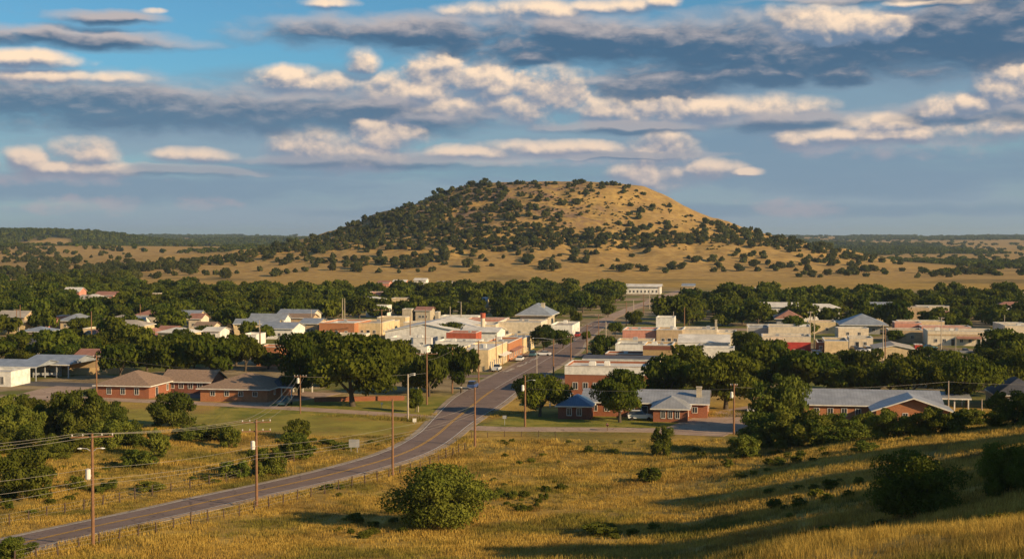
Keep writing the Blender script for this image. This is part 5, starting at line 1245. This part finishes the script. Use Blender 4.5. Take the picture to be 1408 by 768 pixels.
for i in kp:
    x, y, z = pts[i]; w_ = sz[i]; hh = w_ * R_.uniform(.48, .66)
    if ni < 298:
        hz_ = float(hill_z(np.array([x]), np.array([y]))[0]); px_ = 704 + F * x / y
        if hz_ > 90: lb, gr = 'dark juniper bush on the flat crest of the hill', 'crest junipers'
        elif hz_ > 45: lb, gr = ('dark juniper bush on the shaded left flank of the hill', 'left flank junipers') if px_ < 640 else ('dark juniper bush on the upper face of the hill', 'upper face junipers')
        elif hz_ > 20: lb, gr = 'dark juniper bush in the belt round the lower hill', 'hill belt junipers'
        elif x < 0: lb, gr = 'dark juniper bush on the golden foot of the hill, left side', 'left foot junipers'
        else: lb, gr = 'dark juniper bush on the golden foot of the hill, right side', 'right foot junipers'
        plant('juniper', 'far' if w_ > 8 else 'tiny', x, y, w_, hh, lb, gr, z=z); ni += 1
    else: hb_rest.append((x, y, z, w_, hh))
for _ in range(5200):      # low scrub between the bushes of the upper slopes
    X_, Y_ = R_.uniform(440, 1010), R_.uniform(252, 344)
    if R_.random() > (0.9 if X_ < 760 else 0.35) or Y_ < np.interp(X_, [440,500,560,600,640,700,800,860,900,950,1010], [322,300,282,263,254,251,251,253,275,297,313]) + 1: continue
    if fbm(np.array([X_ / 26]), np.array([Y_ / 7]), 3, 12)[0] < .47: continue
    p = at(X_, Y_)
    if p is not None and p.y < 2000: a_ = R_.uniform(1.6, 4.2); hb_rest.append((p.x, p.y, p.z, a_, a_ * R_.uniform(.3, .6)))
if hb_rest:
    o = scatter('hill_scrub', [(a, b_, c - .1) for a, b_, c, _, _ in hb_rest], [(w_ / 2, w_ / 2, h_) for *_, w_, h_ in hb_rest], [m_[0] for m_ in LIB['juniper', 'tiny']]); tag(o, 'dense dark scrub covering the hill slopes', 'scrub', kind='stuff')
# ------------------------------------------------------------ woods over the far plain
n = 60000; t_ = R_.uniform(-.46, .46, n); r_ = 1250 * np.exp(R_.random(n) ** 0.9 * math.log(7800 / 1250)); x, y = t_ * r_, r_
hz_ = hill_z(x, y); pn = fbm(x / 330, y / 750, 4, 63); gl = np.exp(-((x + 640) / 270) ** 4 - ((y - 1950) / 330) ** 4)
prob = sst(pn, .44, .53) * (hz_ < 1.5) * (1 - .93 * gl) * np.where((y < 1500) & (x > -150), .03, 1) * np.where((y < 1900) & (x > 200), .35, 1) * np.where((y < 1700) & (x < -150), .35, 1)
prob = np.maximum(prob, .05 * (hz_ < 1)); k = R_.random(n) < prob; x, y = x[k], y[k]; z = H(x, y); print('far woods', len(x))
w_ = R_.uniform(7, 12, len(x)) * (1 + (y > 3000) * .5 + (y > 5000) * .7)
o = scatter('far_woods', np.stack([x, y, z - .5], 1), np.stack([w_ / 2, w_ / 2, w_ * R_.uniform(.42, .6, len(x)) / (1 + (y > 5000) * .35)], 1), [m_[0] for m_ in LIB['oak', 'tiny']]); tag(o, 'dark woods and scrub over the far rolling plain', 'woods', kind='stuff')
# ------------------------------------------------------------ trees on the rise to the right, whose long shadows cross the slope
for i_, (x, y, w_, h_) in enumerate(((62,100,13,11),(74,112,14,12),(60,122,12,10),(84,128,15,13),(72,140,12,11),(92,108,15,13),(66,86,12,10),(56,72,10,9),(86,92,14,12),(100,140,15,13),(80,160,12,10),(70,66,12,12),(64,76,13,13),(78,82,14,14),(70,94,13,14),(90,98,15,14),(96,118,15,14),(90,152,14,12),(104,168,14,12),(96,180,13,12),(84,58,13,14),(94,66,14,14),(72,50,10,10),(104,78,14,14),(112,92,15,15))):
    plant('oak', 'mid', x, y, w_, h_, 'oak beyond the right edge that shades the foreground slope', 'oaks beyond the right edge')
# bushes that fill the thicket on the left bank, and low weeds in the fields
q_ = 0
for X_, Y_, w_, h_ in ((-6,590,60,44),(44,582,50,36),(128,612,54,36),(170,600,50,34),(6,622,60,36),(262,604,50,22),(-20,604,50,40),(76,630,50,22),(282,600,40,18)):
    q_ += 1; plant_px('mesquite','fine',X_,Y_,w_,h_,'mid-sized bush merged into the left roadside thicket','thicket bushes')
wx, wy = [], []
for _ in range(1000):
    X_, Y_ = R_.uniform(0, 1408), R_.uniform(606, 745); p = at(X_, Y_)
    if p is None or p.y < 62: continue
    if fbm(np.array([p.x / 16]), np.array([p.y / 16]), 3, 8)[0] > .57 and dist_poly(np.array([p.x]), np.array([p.y]), ROAD[::3])[0] > 6: wx.append(tuple(p)); 
w_ = R_.uniform(.3, .95, len(wx)); o = scatter('field_weeds', wx, np.stack([w_, w_, w_ * R_.uniform(.7, 1.3, len(wx))], 1), [m_[0].data if hasattr(m_[0], 'data') else m_[0] for m_ in LIB['mesquite', 'mid']]); tag(o, 'low green weeds dotted through the dry grass', 'weeds', kind='stuff')
# ------------------------------------------------------------ grass
def tuft(seed, nb, h, spread, wd):
    g = np.random.default_rng(seed); V_, F_ = [], []
    for b_ in range(nb):
        a = g.uniform(0, 6.28); r0 = spread * math.sqrt(g.random()); x0, y0 = r0 * math.cos(a), r0 * math.sin(a); hh = h * g.uniform(.5, 1.1)
        l = g.uniform(.1, .4) * hh; b2 = g.uniform(0, 6.28); dx, dy = l * math.cos(b2), l * math.sin(b2); c = g.uniform(0, 6.28); wx, wy = wd * math.cos(c), wd * math.sin(c); o_ = len(V_)
        V_ += [(x0 - wx, y0 - wy, -.05), (x0 + wx, y0 + wy, -.05), (x0 + dx * .4 + wx * .7, y0 + dy * .4 + wy * .7, hh * .6), (x0 + dx * .4 - wx * .7, y0 + dy * .4 - wy * .7, hh * .6), (x0 + dx, y0 + dy, hh), (x0 + dx, y0 + dy, hh)]
        F_ += [(o_, o_ + 1, o_ + 2, o_ + 3), (o_ + 3, o_ + 2, o_ + 4, o_ + 5)]
    F3 = [f if len(set(f)) == 4 else f for f in F_]
    return np_mesh('grass_tuft', V_, F3, [M_GRASS])
T_near = [tuft(s, 30, .46, .45, .007) for s in range(4)]; T_far = [tuft(20 + s, 16, .42, .75, .022) for s in range(5)]
def grass(name, label, n, y0, y1, meshes, pw, smin, smax):
    u = R_.random(n); y = (y0 ** pw + u * (y1 ** pw - y0 ** pw)) ** (1 / pw); t_ = R_.uniform(-.44, .44, n); x = t_ * y
    X, Y = 704 + F * x / y, None
    k = (dist_poly(x, y, ROAD[::3]) > 4.9)
    kk = np.ones(n, bool)
    zz = H(x, y); pyy = 325 + (35 - zz) * F / y
    for P_ in LAWN: kk &= ~in_poly(X, pyy, P_)
    kk &= ~((pyy < 606) & (pyy > 574) & (X > 640) & (X < 1110) & (y > 240)); kk &= pyy > 566
    k &= kk & (R_.random(n) < (0.25 + 0.9 * sst(fbm(x / 5, y / 5, 3, 17), .35, .6)))
    x, y, zz = x[k], y[k], zz[k]; s = R_.uniform(smin, smax, len(x)) * (0.55 + 0.9 * fbm(x / 9, y / 9, 2, 41)); print(name, len(x))
    o = scatter(name, np.stack([x, y, zz], 1), np.stack([s * 1.1, s * 1.1, s], 1), meshes, tilt=.12); return tag(o, label, 'grass', kind='stuff')
grass('tall_grass', 'tall dry grass on the near right slope', 26000, 26, 82, T_near, 2, .7, 1.35)
grass('field_grass', 'golden dry grass over the foreground fields', 110000, 80, 300, T_far, 1.35, .7, 1.3)
# ------------------------------------------------------------ haze
HZ = float(np.max(V[:, 2])) + 12; hb = MB().box(-21000, 21000, -21000, 21000, float(np.min(V[:, 2])) - 1.2, max(HZ, 125))
def hz(t):
    v = t.new('ShaderNodeVolumePrincipled'); v.inputs['Color'].default_value = (0.68, 0.84, 1.0, 1); v.inputs['Density'].default_value = HAZE_DENSITY; v.inputs['Anisotropy'].default_value = 0.2
    return v.outputs[0]
HAZE_DENSITY = 0.000055
hm = bpy.data.materials.new('haze_air'); hm.use_nodes = True; t = NT(hm.node_tree); t.n.clear(); out = t.new('ShaderNodeOutputMaterial'); t.l.new(hz(t), out.inputs['Volume'])
hm.cycles.homogeneous_volume = True
if HAZE_DENSITY: tag(hb.build('haze', hm), kind='stuff')
